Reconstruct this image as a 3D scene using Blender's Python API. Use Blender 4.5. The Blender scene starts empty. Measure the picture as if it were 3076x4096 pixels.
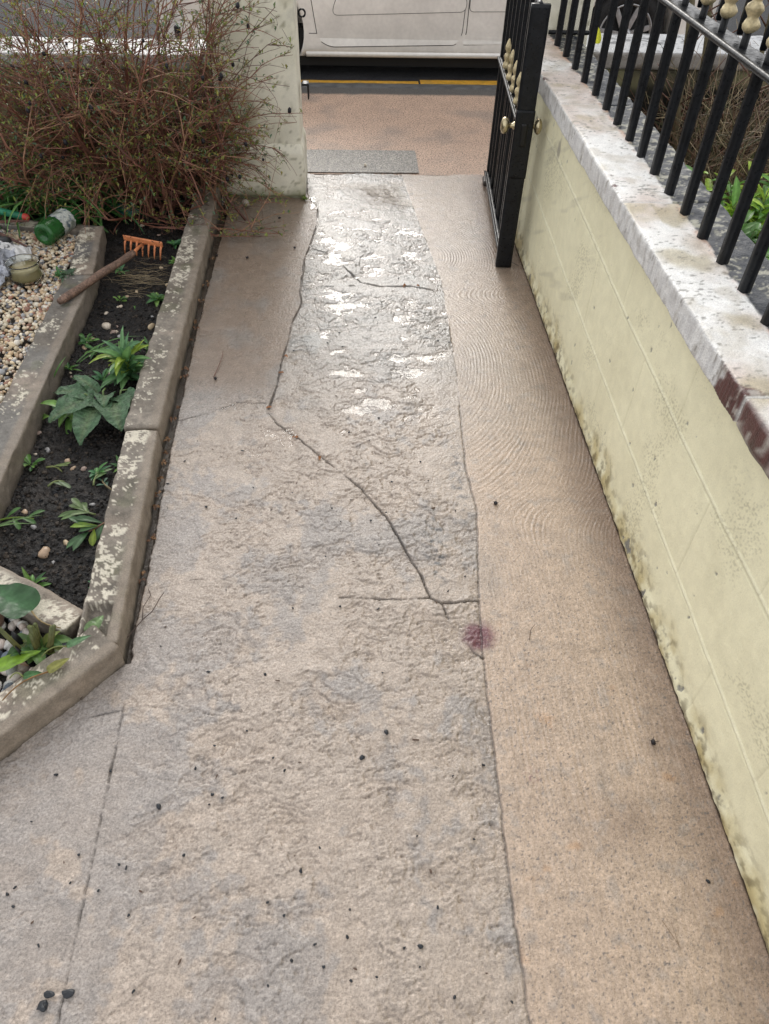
import bpy, bmesh, math, random
import numpy as np
from mathutils import Vector, Matrix
random.seed(7)
RNG = np.random.default_rng(7)
SC = bpy.context.scene
COL = SC.collection
rad = math.radians

# ------------------------------------------------------------------ camera
def setup_camera():
    f = 2950.0
    yd = Vector((1371 - 1538, 954 + 2048, -f)).normalized()
    up = -Vector((1440 - 1538, -(4947 - 2048), -f)).normalized()
    up = (up - up.dot(yd) * yd).normalized()
    xd = yd.cross(up)
    R = Matrix((xd, yd, up))            # camera -> world
    cd = bpy.data.cameras.new('camera')
    cam = bpy.data.objects.new('camera', cd)
    COL.objects.link(cam)
    cam.matrix_world = Matrix.Translation((0, 0, 1.6)) @ R.to_4x4()
    cd.sensor_fit = 'VERTICAL'; cd.sensor_height = 36; cd.sensor_width = 27
    cd.lens = 36 * f / 4096
    cd.clip_start = 0.02; cd.clip_end = 500
    SC.camera = cam
setup_camera()

# ------------------------------------------------------------------ light
SUN_EL, SUN_AZ = 30, -3           # azimuth measured from +y (ahead) towards +x
EXPOSURE = 0.58
SKY = 0.12
CLOUD = (7.1, 7.15, 7.3); CLOUD_COVER = 0.7
def setup_light():
    w = bpy.data.worlds.new('World'); SC.world = w; w.use_nodes = True
    nt = w.node_tree; nt.nodes.clear()
    out = nt.nodes.new('ShaderNodeOutputWorld'); bg = nt.nodes.new('ShaderNodeBackground')
    sky = nt.nodes.new('ShaderNodeTexSky'); sky.sky_type = 'NISHITA'; sky.sun_disc = False
    sky.sun_elevation = rad(SUN_EL); sky.sun_rotation = rad(SUN_AZ)
    sky.air_density = 1.0; sky.dust_density = 3.0; sky.ozone_density = 1.0
    hs = nt.nodes.new('ShaderNodeHueSaturation'); hs.inputs['Saturation'].default_value = 0.22
    # cloud cover: soft light and dark patches in the overcast
    tc = nt.nodes.new('ShaderNodeTexCoord'); ns = nt.nodes.new('ShaderNodeTexNoise')
    ns.inputs['Scale'].default_value = 3.0; ns.inputs['Detail'].default_value = 4
    mr = nt.nodes.new('ShaderNodeMapRange')
    mr.inputs[1].default_value = 0.3; mr.inputs[2].default_value = 0.7
    mr.inputs[3].default_value = 0.65; mr.inputs[4].default_value = 1.45
    mx = nt.nodes.new('ShaderNodeMix'); mx.data_type = 'RGBA'; mx.blend_type = 'MULTIPLY'
    mx.inputs[0].default_value = 1.0
    L = nt.links
    L.new(tc.outputs['Generated'], ns.inputs['Vector']); L.new(ns.outputs['Fac'], mr.inputs[0])
    L.new(sky.outputs[0], hs.inputs['Color'])
    cl = nt.nodes.new('ShaderNodeMix'); cl.data_type = 'RGBA'; cl.inputs[0].default_value = CLOUD_COVER
    cl.inputs[7].default_value = (*CLOUD, 1)
    L.new(hs.outputs[0], cl.inputs[6]); L.new(cl.outputs[2], mx.inputs[6])
    L.new(mr.outputs[0], mx.inputs[7]); L.new(mx.outputs[2], bg.inputs[0])
    bg.inputs[1].default_value = SKY
    L.new(bg.outputs[0], out.inputs[0])
    sd = bpy.data.lights.new('sun', 'SUN'); sd.energy = .82; sd.angle = rad(22); sd.color = (1.0, 0.96, 0.9)
    so = bpy.data.objects.new('sun', sd); COL.objects.link(so)
    az, el = rad(SUN_AZ), rad(SUN_EL)
    d = Vector((math.sin(az) * math.cos(el), math.cos(az) * math.cos(el), math.sin(el)))
    so.rotation_euler = d.to_track_quat('Z', 'Y').to_euler()
    so.location = (0, 0, 8)
    vs = SC.view_settings; vs.view_transform = 'Standard'; vs.look = 'None'; vs.gamma = 1
    vs.use_curve_mapping = False; vs.exposure = EXPOSURE
setup_light()

# ------------------------------------------------------------------ noise
def _h(ix, iy, iz, seed):
    n = (ix * 374761393 + iy * 668265263 + iz * 1440662683 + seed * 2654435761) & 0xFFFFFFFF
    n = ((n ^ (n >> 13)) * 1274126177) & 0xFFFFFFFF
    n = ((n ^ (n >> 16)) * 2246822519) & 0xFFFFFFFF
    return (n ^ (n >> 15)) & 0xFFFFFFFF
def n2(x, y, seed=0):
    x = np.asarray(x, float); y = np.asarray(y, float)
    xi = np.floor(x).astype(np.int64); yi = np.floor(y).astype(np.int64)
    xf = x - xi; yf = y - yi
    u = xf * xf * xf * (xf * (xf * 6 - 15) + 10); v = yf * yf * yf * (yf * (yf * 6 - 15) + 10)
    def g(dx, dy):
        a = _h(xi + dx, yi + dy, 0, seed) * (2 * np.pi / 4294967296.0)
        return np.cos(a) * (xf - dx) + np.sin(a) * (yf - dy)
    a = g(0, 0); b = g(1, 0); c = g(0, 1); d = g(1, 1)
    return 1.5 * ((a + (b - a) * u) * (1 - v) + (c + (d - c) * u) * v)
def f2(x, y, seed=0, oct=4, gain=0.5, lac=2.03):
    s = 0; a = 1; t = 0
    for o in range(oct):
        s = s + a * n2(x, y, seed + o * 17); t += a; a *= gain; x = x * lac + 3.1; y = y * lac + 1.7
    return s / t
def n3(P, sc, seed=0):
    P = np.asarray(P, float) * sc
    I = np.floor(P).astype(np.int64); F = P - I
    w = F * F * (3 - 2 * F)
    r = 0
    for dx in (0, 1):
        for dy in (0, 1):
            for dz in (0, 1):
                v = _h(I[:, 0] + dx, I[:, 1] + dy, I[:, 2] + dz, seed) / 2147483648.0 - 1
                r = r + v * (w[:, 0] if dx else 1 - w[:, 0]) * (w[:, 1] if dy else 1 - w[:, 1]) * (w[:, 2] if dz else 1 - w[:, 2])
    return r
def f3(P, sc, seed=0, oct=3, gain=0.5):
    s = 0; a = 1; t = 0
    for o in range(oct):
        s = s + a * n3(P, sc * 2.1 ** o, seed + o * 13); t += a; a *= gain
    return s / t
def sst(a, b, x):
    t = np.clip((x - a) / (b - a), 0, 1); return t * t * (3 - 2 * t)
def mixc(c, d, f):
    f = np.asarray(f)[:, None]; return c * (1 - f) + np.asarray(d)[None, :] * f
def flat(n, c): return np.tile(np.array(c, float), (n, 1))
def polydist(x, y, pl):
    d = np.full(x.shape, 9.0)
    for (ax, ay), (bx, by) in zip(pl[:-1], pl[1:]):
        m = (x > min(ax, bx) - .08) & (x < max(ax, bx) + .08) & (y > min(ay, by) - .08) & (y < max(ay, by) + .08)
        if not m.any(): continue
        px = x[m] - ax; py = y[m] - ay; vx = bx - ax; vy = by - ay
        t = np.clip((px * vx + py * vy) / (vx * vx + vy * vy), 0, 1)
        d[m] = np.minimum(d[m], np.hypot(px - t * vx, py - t * vy))
    return d

# ------------------------------------------------------------------ objects
def tag(o, label=None, cat=None, group=None, kind=None):
    if label: o['label'] = label
    if cat: o['category'] = cat
    if group: o['group'] = group
    if kind: o['kind'] = kind
    return o
def empty(name, loc=(0, 0, 0), rz=0):
    o = bpy.data.objects.new(name, None); COL.objects.link(o); o.empty_display_size = .05
    o.location = loc; o.rotation_euler = (0, 0, rz); return o
def link(name, me, mat, parent=None, smooth=True):
    o = bpy.data.objects.new(name, me); COL.objects.link(o)
    if mat: me.materials.append(mat)
    if parent: o.parent = parent
    if smooth: me.shade_smooth()
    return o
class MB:
    """collects geometry with a colour per vertex, then links it as one mesh object"""
    def __init__(s): s.v = []; s.f = []; s.c = []; s.n = 0
    def add(s, v, f, c=(1, 1, 1)):
        v = np.asarray(v, float).reshape(-1, 3)
        c = np.asarray(c, float)
        if c.ndim == 1: c = np.tile(c, (len(v), 1))
        s.v.append(v); s.c.append(c); s.f += [tuple(i + s.n for i in q) for q in f]; s.n += len(v)
        return s
    def build(s, name, mat, parent=None, smooth=True, weld=False):
        me = bpy.data.meshes.new(name)
        V = np.vstack(s.v); C = np.vstack(s.c)
        me.from_pydata(V.tolist(), [], s.f)
        a = me.color_attributes.new('albedo', 'FLOAT_COLOR', 'POINT')
        a.data.foreach_set('color', np.hstack([C, np.ones((len(C), 1))]).ravel())
        if weld:
            bm = bmesh.new(); bm.from_mesh(me); bmesh.ops.remove_doubles(bm, verts=bm.verts, dist=1e-5)
            bm.to_mesh(me); bm.free()
        me.update()
        return link(name, me, mat, parent, smooth)
def grid_mesh(name, X, Y, Z, C, mat, parent=None, mask=None, extra=None):
    """X,Y,Z 2-D arrays -> mesh; C (n,3) albedo; mask on faces"""
    ny, nx = X.shape
    idx = np.arange(ny * nx).reshape(ny, nx)
    q = np.stack([idx[:-1, :-1], idx[:-1, 1:], idx[1:, 1:], idx[1:, :-1]], -1).reshape(-1, 4)
    V = np.stack([X.ravel(), Y.ravel(), Z.ravel()], 1)
    if mask is not None:
        q = q[mask.ravel()]
        u, inv = np.unique(q, return_inverse=True); V = V[u]; q = inv.reshape(-1, 4)
        if C is not None and len(C) > 1: C = C[u]
    me = bpy.data.meshes.new(name)
    me.vertices.add(len(V)); me.vertices.foreach_set('co', V.astype(np.float32).ravel())
    me.loops.add(q.size); me.loops.foreach_set('vertex_index', q.astype(np.int32).ravel())
    me.polygons.add(len(q)); me.polygons.foreach_set('loop_start', np.arange(0, q.size, 4, dtype=np.int32))
    me.update(calc_edges=True); me.validate()
    if C is not None:
        a = me.color_attributes.new('albedo', 'FLOAT_COLOR', 'POINT')
        a.data.foreach_set('color', np.hstack([C, np.ones((len(C), 1))]).astype(np.float32).ravel())
    if extra is not None:
        a = me.attributes.new('wet', 'FLOAT', 'POINT'); a.data.foreach_set('value', extra.astype(np.float32).ravel())
    return link(name, me, mat, parent)

# ------------------------------------------------------------------ materials
def mat(name, color=None, rough=.5, metal=0, spec=.5, noise=None, bump=None, speck=None, coat=0, sss=None, trans=0,
        wetattr=False, ior=1.45, alpha=None, coat_rough=.05, rough_noise=0):
    """color None -> albedo attribute. noise=(scale, amount), bump=[(scale, metres)], speck=(scale, dark, amount)"""
    m = bpy.data.materials.new(name); m.use_nodes = True
    nt = m.node_tree; N = nt.nodes; L = nt.links
    b = N['Principled BSDF']
    b.inputs['Roughness'].default_value = rough; b.inputs['Metallic'].default_value = metal
    b.inputs['Specular IOR Level'].default_value = spec; b.inputs['IOR'].default_value = ior
    b.inputs['Coat Weight'].default_value = coat; b.inputs['Coat Roughness'].default_value = coat_rough
    b.inputs['Transmission Weight'].default_value = trans
    if alpha is not None: b.inputs['Alpha'].default_value = alpha
    tc = N.new('ShaderNodeTexCoord'); co = tc.outputs['Object']
    if color is None:
        at = N.new('ShaderNodeAttribute'); at.attribute_name = 'albedo'; c = at.outputs['Color']
    else:
        rgb = N.new('ShaderNodeRGB'); rgb.outputs[0].default_value = (*color, 1); c = rgb.outputs[0]
    def mul(c, fac_out):
        mx = N.new('ShaderNodeMix'); mx.data_type = 'RGBA'; mx.blend_type = 'MULTIPLY'; mx.inputs[0].default_value = 1
        L.new(c, mx.inputs[6]); L.new(fac_out, mx.inputs[7]); return mx.outputs[2]
    def ntex(scale, detail=3):
        t = N.new('ShaderNodeTexNoise'); t.inputs['Scale'].default_value = scale; t.inputs['Detail'].default_value = detail
        L.new(co, t.inputs['Vector']); return t.outputs['Fac']
    def mrange(o, a, b2, c2, d):
        r = N.new('ShaderNodeMapRange'); L.new(o, r.inputs[0])
        for i, v in enumerate((a, b2, c2, d)): r.inputs[i + 1].default_value = v
        return r.outputs[0]
    if noise:
        for sc, am in (noise if isinstance(noise, list) else [noise]):
            c = mul(c, mrange(ntex(sc), .3, .7, 1 - am, 1 + am))
    if speck:
        for sc, dark, lo, hi in (speck if isinstance(speck, list) else [speck]):
            c = mul(c, mrange(ntex(sc, 2), lo, hi, dark, 1))
    L.new(c, b.inputs['Base Color'])
    if rough_noise:
        L.new(mrange(ntex(90), .3, .7, max(.03, rough - rough_noise), rough + rough_noise), b.inputs['Roughness'])
    if wetattr:
        at2 = N.new('ShaderNodeAttribute'); at2.attribute_name = 'wet'
        L.new(mrange(at2.outputs['Fac'], 0, 1, rough, .10), b.inputs['Roughness'])
    if bump:
        prev = None
        for sc, h in bump:
            bp = N.new('ShaderNodeBump'); bp.inputs['Distance'].default_value = h; bp.inputs['Strength'].default_value = 1
            L.new(ntex(sc, 4), bp.inputs['Height'])
            if prev: L.new(prev, bp.inputs['Normal'])
            prev = bp.outputs[0]
        L.new(prev, b.inputs['Normal'])
        if coat: L.new(prev, b.inputs['Coat Normal'])
    if sss:
        b.inputs['Subsurface Weight'].default_value = sss[0]; b.inputs['Subsurface Scale'].default_value = sss[1]
    return m
def leafmat(name, rough=.35):
    m = mat(name, None, rough, spec=.5, noise=(60, .25), bump=[(120, .0006)])
    nt = m.node_tree; N = nt.nodes; L = nt.links; b = N['Principled BSDF']; out = N['Material Output']
    tr = N.new('ShaderNodeBsdfTranslucent'); at = N.new('ShaderNodeAttribute'); at.attribute_name = 'albedo'
    L.new(at.outputs['Color'], tr.inputs[0]); mx = N.new('ShaderNodeMixShader'); mx.inputs[0].default_value = .3
    L.new(b.outputs[0], mx.inputs[1]); L.new(tr.outputs[0], mx.inputs[2]); L.new(mx.outputs[0], out.inputs['Surface'])
    return m
def watermat():
    m = bpy.data.materials.new('rain_water'); m.use_nodes = True
    nt = m.node_tree; N = nt.nodes; L = nt.links; N.remove(N['Principled BSDF']); out = N['Material Output']
    tr = N.new('ShaderNodeBsdfTransparent'); tr.inputs[0].default_value = (.985, .975, .96, 1)
    gl = N.new('ShaderNodeBsdfGlossy'); gl.inputs['Roughness'].default_value = .07
    fr = N.new('ShaderNodeFresnel'); ge = N.new('ShaderNodeNewGeometry'); ir = N.new('ShaderNodeMapRange')     # thin film: the same index from above and below
    ir.inputs[3].default_value = 1.34; ir.inputs[4].default_value = 1 / 1.34
    L.new(ge.outputs['Backfacing'], ir.inputs[0]); L.new(ir.outputs[0], fr.inputs[0])
    bp = N.new('ShaderNodeBump'); bp.inputs['Distance'].default_value = .0004
    ns = N.new('ShaderNodeTexNoise'); ns.inputs['Scale'].default_value = 40; ns.inputs['Detail'].default_value = 1
    tc = N.new('ShaderNodeTexCoord'); L.new(tc.outputs['Object'], ns.inputs['Vector'])
    L.new(ns.outputs['Fac'], bp.inputs['Height']); L.new(bp.outputs[0], gl.inputs['Normal'])
    mx = N.new('ShaderNodeMixShader')
    L.new(fr.outputs[0], mx.inputs[0]); L.new(tr.outputs[0], mx.inputs[1]); L.new(gl.outputs[0], mx.inputs[2])
    L.new(mx.outputs[0], out.inputs['Surface'])
    return m
M_path = mat('worn_wet_stone', None, .33, spec=.5, noise=[(22, .12), (180, .20)], speck=[(380, .66, .32, .44)],
             bump=[(360, .0012), (130, .0012)], wetattr=True, coat=.25, coat_rough=.2)
M_stone = mat('weathered_concrete', None, .55, spec=.4, noise=[(30, .12), (260, .18)], bump=[(260, .0014), (60, .0014)])
M_paint = mat('painted_render', None, .5, spec=.4, noise=[(25, .05), (300, .05)], bump=[(160, .0008), (500, .0005)])
M_coping = mat('painted_coping_stone', None, .38, spec=.5, noise=[(40, .08), (300, .16)], bump=[(220, .0024), (45, .0020)])
M_soil = mat('wet_black_soil', None, .42, spec=.35, noise=[(60, .5), (300, .4)], bump=[(90, .008), (300, .003)])
M_iron = mat('black_painted_iron', (.007, .008, .010), .34, spec=.32, bump=[(45, .0009), (200, .0002)], noise=(40, .4), rough_noise=.10)
M_rust = mat('rusty_black_iron', None, .4, spec=.5, bump=[(90, .0012), (260, .0006)], noise=(60, .3))
M_gold = mat('gold_painted_iron', (.60, .50, .30), .36, metal=.35, bump=[(120, .001)], noise=[(40, .35), (150, .2)])
M_brass = mat('dull_brass', (.48, .41, .26), .25, metal=.9, bump=[(60, .0006)], noise=(40, .25))
M_leaf = leafmat('green_leaf')
M_twig = mat('brown_twig', None, .5, noise=(60, .25))
M_pebble = mat('wet_pebble', None, .3, noise=[(150, .15)], bump=[(200, .0005)])
M_grit = mat('black_wet_grit', (.018, .021, .026), .30, bump=[(300, .001)])
M_water = watermat()
M_debris = mat('dead_debris', None, .55, noise=(150, .3))

# ------------------------------------------------------------------ shape helpers
def rbox(mb, lo, hi, r, step, amp=0., nsc=20, seed=0, col=(.5, .5, .5), T=None, shape=None):
    """box with rounded, weathered edges on a fine grid; col = colour or function of points"""
    lo = np.array(lo, float); hi = np.array(hi, float); il = lo + r; ih = hi - r
    def lin(a, b): return np.linspace(a, b, max(2, int(math.ceil((b - a) / step)) + 1))
    ax = [lin(lo[i], hi[i]) for i in range(3)]
    for d in range(3):
        a, b = [k for k in range(3) if k != d]
        A, B = np.meshgrid(ax[a], ax[b], indexing='ij')
        for side in (0, 1):
            P = np.zeros((A.size, 3)); P[:, a] = A.ravel(); P[:, b] = B.ravel(); P[:, d] = hi[d] if side else lo[d]
            Q = np.clip(P, il, ih); D = P - Q
            ln = np.maximum(np.linalg.norm(D, axis=1), 1e-9)[:, None]; Nn = D / ln
            P = Q + Nn * r
            if amp: P = P + Nn * (f3(P, nsc, seed, 3) * amp)[:, None]
            if shape: P = shape(P)
            C = col(P, Nn) if callable(col) else flat(len(P), col)
            if T is not None: P = P @ np.array(T.to_3x3()).T + np.array(T.translation)
            na, nb = A.shape; idx = np.arange(na * nb).reshape(na, nb)
            q = np.stack([idx[:-1, :-1], idx[1:, :-1], idx[1:, 1:], idx[:-1, 1:]], -1).reshape(-1, 4)
            if (side == 0) != (d == 1): q = q[:, ::-1]
            mb.add(P, [tuple(t) for t in q.tolist()], C)
    return mb
def tube(mb, pts, r0, r1=None, sides=5, col=(.2, .2, .2), col2=None, cap=True, rad_list=None):
    pts = np.asarray(pts, float); n = len(pts); r1 = r0 if r1 is None else r1
    t = np.gradient(pts, axis=0); t /= np.maximum(np.linalg.norm(t, axis=1), 1e-9)[:, None]
    ref = np.array([0, 0, 1.]) if abs(t[0, 2]) < .9 else np.array([1., 0, 0])
    u = np.cross(t, ref); u /= np.maximum(np.linalg.norm(u, axis=1), 1e-9)[:, None]; w = np.cross(t, u)
    R = np.linspace(r0, r1, n) if rad_list is None else np.asarray(rad_list)
    a = np.arange(sides) * 2 * np.pi / sides
    V = pts[:, None, :] + R[:, None, None] * (np.cos(a)[None, :, None] * u[:, None, :] + np.sin(a)[None, :, None] * w[:, None, :])
    f = [(i * sides + j, i * sides + (j + 1) % sides, (i + 1) * sides + (j + 1) % sides, (i + 1) * sides + j)
         for i in range(n - 1) for j in range(sides)]
    if cap: f += [tuple(range(sides))[::-1], tuple((n - 1) * sides + j for j in range(sides))]
    c = np.array(col, float)
    if col2 is not None:
        k = np.linspace(0, 1, n)[:, None]; c = np.repeat(c * (1 - k) + np.array(col2) * k, sides, axis=0)
    mb.add(V.reshape(-1, 3), f, c)
    return mb
def lathe(mb, prof, sides=20, col=(1, 1, 1), T=None, wob=0, twist=0, lobes=0, lob=0):
    v = []; f = []
    for i, (r, z) in enumerate(prof):
        for j in range(sides):
            a = 2 * math.pi * j / sides
            rr = r * (1 + lob * math.cos(lobes * a + twist * z) + wob * math.sin(3 * a + 60 * z))
            v.append((rr * math.cos(a), rr * math.sin(a), z))
    n = len(prof)
    for i in range(n - 1):
        for j in range(sides):
            f.append((i * sides + j, i * sides + (j + 1) % sides, (i + 1) * sides + (j + 1) % sides, (i + 1) * sides + j))
    v = np.array(v)
    if T is not None: v = v @ np.array(T.to_3x3()).T + np.array(T.translation)
    mb.add(v, f, col); return mb
def leaf(mb, base, az, el, length, width, bend=.6, fold=.25, col=(.1, .2, .05), n=7, roll=0, wav=0, shape='lance', midc=None, drop=1.0):
    """a leaf blade of 3 columns + midrib, starting at base, arching down; az/el in radians"""
    base = np.array(base, float)
    pts = []; d = el; p = base.copy(); seg = length / n
    hx, hy = math.cos(az), math.sin(az)
    dirs = []
    for i in range(n + 1):
        pts.append(p.copy()); dirs.append(d)
        p = p + seg * np.array([hx * math.cos(d), hy * math.cos(d), math.sin(d)])
        d -= bend / n * drop
    V = []; C = []
    cl = np.array(col, float); mc = cl * 1.5 if midc is None else np.array(midc)
    for i in range(n + 1):
        t = i / n
        if shape == 'lance': w = math.sin(math.pi * min(1, t ** .75 * .97 + .03)) ** .8
        elif shape == 'spat': w = (math.sin(math.pi * t ** 1.7) ** .7 if 0 < t < 1 else 0) * .95 + .12 * (1 - t)
        elif shape == 'ovate': w = math.sin(math.pi * (t * .93 + .07) ** .62) ** .75 if t < 1 else 0
        else: w = (1 - t ** 3) * (.7 + .3 * math.sin(math.pi * t))
        w = max(w, .03) * width / 2
        s = np.array([-hy, hx, 0.]); up = np.array([-hx * math.sin(dirs[i]), -hy * math.sin(dirs[i]), math.cos(dirs[i])])
        if roll: s, up = s * math.cos(roll) + up * math.sin(roll), up * math.cos(roll) - s * math.sin(roll)
        for k, kk in enumerate((-1, -.5, 0, .5, 1)):
            wob = wav * math.sin(t * 17 + kk * 2.1 + az * 5) * width * abs(kk) + wav * .6 * width * math.sin(t * 31 + kk * 5)
            V.append(pts[i] + s * w * kk + up * (abs(kk) * w * fold * 2 + wob))
            C.append(mc if kk == 0 else cl * (1 + .12 * math.sin(i * 2.4 + k)))
    f = [(i * 5 + k, i * 5 + k + 1, (i + 1) * 5 + k + 1, (i + 1) * 5 + k) for i in range(n) for k in range(4)]
    mb.add(V, f, np.array(C)); return mb
def _ico():
    bm = bmesh.new(); bmesh.ops.create_icosphere(bm, subdivisions=2, radius=1)
    v = np.array([x.co[:] for x in bm.verts]); f = [tuple(q.index for q in p.verts) for p in bm.faces]; bm.free()
    return v, f
ICO_V, ICO_F = _ico()
def _ico1():
    bm = bmesh.new(); bmesh.ops.create_icosphere(bm, subdivisions=1, radius=1)
    v = np.array([x.co[:] for x in bm.verts]); f = [tuple(q.index for q in p.verts) for p in bm.faces]; bm.free()
    return v, f
ICO1_V, ICO1_F = _ico1()
def pebble_v(seed, sx, sy, sz, rough=.18, low=False):
    V = ICO1_V if low else ICO_V
    k = 1 + rough * 1.6 * n3(V + seed * 3.7, .95, seed)
    P = V * k[:, None]
    P = np.sign(P) * np.abs(P) ** .88
    a = seed * 2.399; c, s = math.cos(a), math.sin(a)
    P = P * np.array([sx, sy, sz]); return np.stack([P[:, 0] * c - P[:, 1] * s, P[:, 0] * s + P[:, 1] * c, P[:, 2]], 1)
def pebble(name, loc, size, seed, m, color=(.3, .3, .3), rough=.18, flatten=.6):
    v = pebble_v(seed, size * (.8 + .4 * ((seed * 37) % 10) / 10), size * (.6 + .4 * ((seed * 53) % 10) / 10), size * flatten, rough)
    mb = MB().add(v, ICO_F, color)
    o = mb.build(name, m); o.location = loc; return o
# ================================================================== SETTING
def joint_x(y):
    return np.interp(y, [.265, .512, .818, .938, 1.05, 1.23, 1.58, 1.76, 2.317, 3.0, 3.59, 4.2],
                     [.313, .314, .325, .328, .332, .345, .384, .372, .40, .41, .352, .30])
CRACK_MAIN = [(-.229, 4.171), (-.213, 3.93), (-.153, 3.726), (-.156, 3.553), (-.182, 3.328), (-.202, 3.208), (-.206, 3.025),
              (-.21, 2.894), (-.20, 2.806), (-.234, 2.652), (-.24, 2.53), (-.259, 2.364), (-.267, 2.212), (-.287, 2.09)]
CRACKS = [(CRACK_MAIN, .0045), ([(-.174, 3.305), (-.068, 3.238), (-.007, 3.095), (.052, 2.986), (.137, 2.953), (.269, 2.954), (.409, 2.908)], .004),
          ([(-.201, 2.919), (-.125, 2.952), (.045, 2.959)], .003),
          ([(-.287, 2.066), (-.254, 2.007), (-.179, 1.927), (-.071, 1.798), (.03, 1.678), (.104, 1.556), (.149, 1.435), (.195, 1.315), (.212, 1.241)], .0036),
          ([(-.541, 1.286), (-.443, 1.317), (-.357, 1.319), (-.302, 1.292), (-.134, 1.288)], .0016),
          ([(-.035, 1.249), (.126, 1.235), (.212, 1.241), (.24, 1.222), (.344, 1.227)], .0042),
          ([(-.593, 2.022), (-.512, 2.056), (-.395, 2.127), (-.30, 2.12)], .0022),
          ([(.24, 1.222), (.252, 1.18), (.262, 1.16)], .0024), ([(.285, 1.10), (.30, 1.085), (.312, 1.06), (.335, 1.045)], .0020),
          ([(-.552, .95), (-.548, .87), (-.544, .65), (-.540, .516), (-.541, .412), (-.536, .297), (-.53, .1)], .0024),
          ([(-.62, .905), (-.50, .93), (-.40, .915), (-.33, .90)], .0018)]
PUDDLES = [(.20, 3.95, .13, .13, 14), (.08, 4.04, .12, .06, 12), (.28, 3.80, .06, .12, 12), (.076, 3.522, .10, .07, 6), (-.034, 3.344, .07, .08, 6), (-.041, 3.253, .06, .05, 4), (.076, 3.181, .05, .06, 5),
           (.301, 3.241, .09, .05, 5), (-.04, 2.869, .07, .09, 7), (.0, 2.80, .12, .04, 6), (-.058, 2.734, .07, .05, 5),
           (-.104, 2.551, .06, .04, 6), (.188, 2.652, .06, .09, 6), (.085, 2.497, .08, .04, 5), (.192, 2.403, .07, .05, 6),
           (.204, 2.30, .10, .045, 7), (-.044, 2.295, .08, .06, 6), (.031, 2.076, .11, .06, 8), (.253, 2.057, .06, .05, 7), (.20, 2.72, .09, .04, 3),
           (.60, 3.56, .07, .16, 2.5), (-.181, 3.80, .03, .13, 7), (-.19, 3.5, .03, .12, 4), (-.35, 1.85, .035, .035, 5), (-.33, 1.80, .05, .025, 4), (-.24, 2.10, .016, .06, 6), (-.29, 2.085, .02, .035, 8), (.10, 3.3, .25, .35, 1.4), (0, 2.7, .22, .4, 1.2),
           (-.20, 1.49, .10, .05, 3.2), (.04, 1.40, .10, .04, 4), (-.20, 1.10, .09, .05, 5), (.09, 1.13, .07, .06, 5), (-.05, .87, .14, .05, 5), (-.13, .76, .10, .05, 4), (-.31, .79, .07, .05, 4),
           (.10, .60, .09, .04, 3.5), (-.28, .60, .08, .04, 3.5), (-.10, .48, .09, .04, 3.5), (.15, .40, .07, .04, 3.5), (-.40, .41, .025, .05, 4)]
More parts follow.
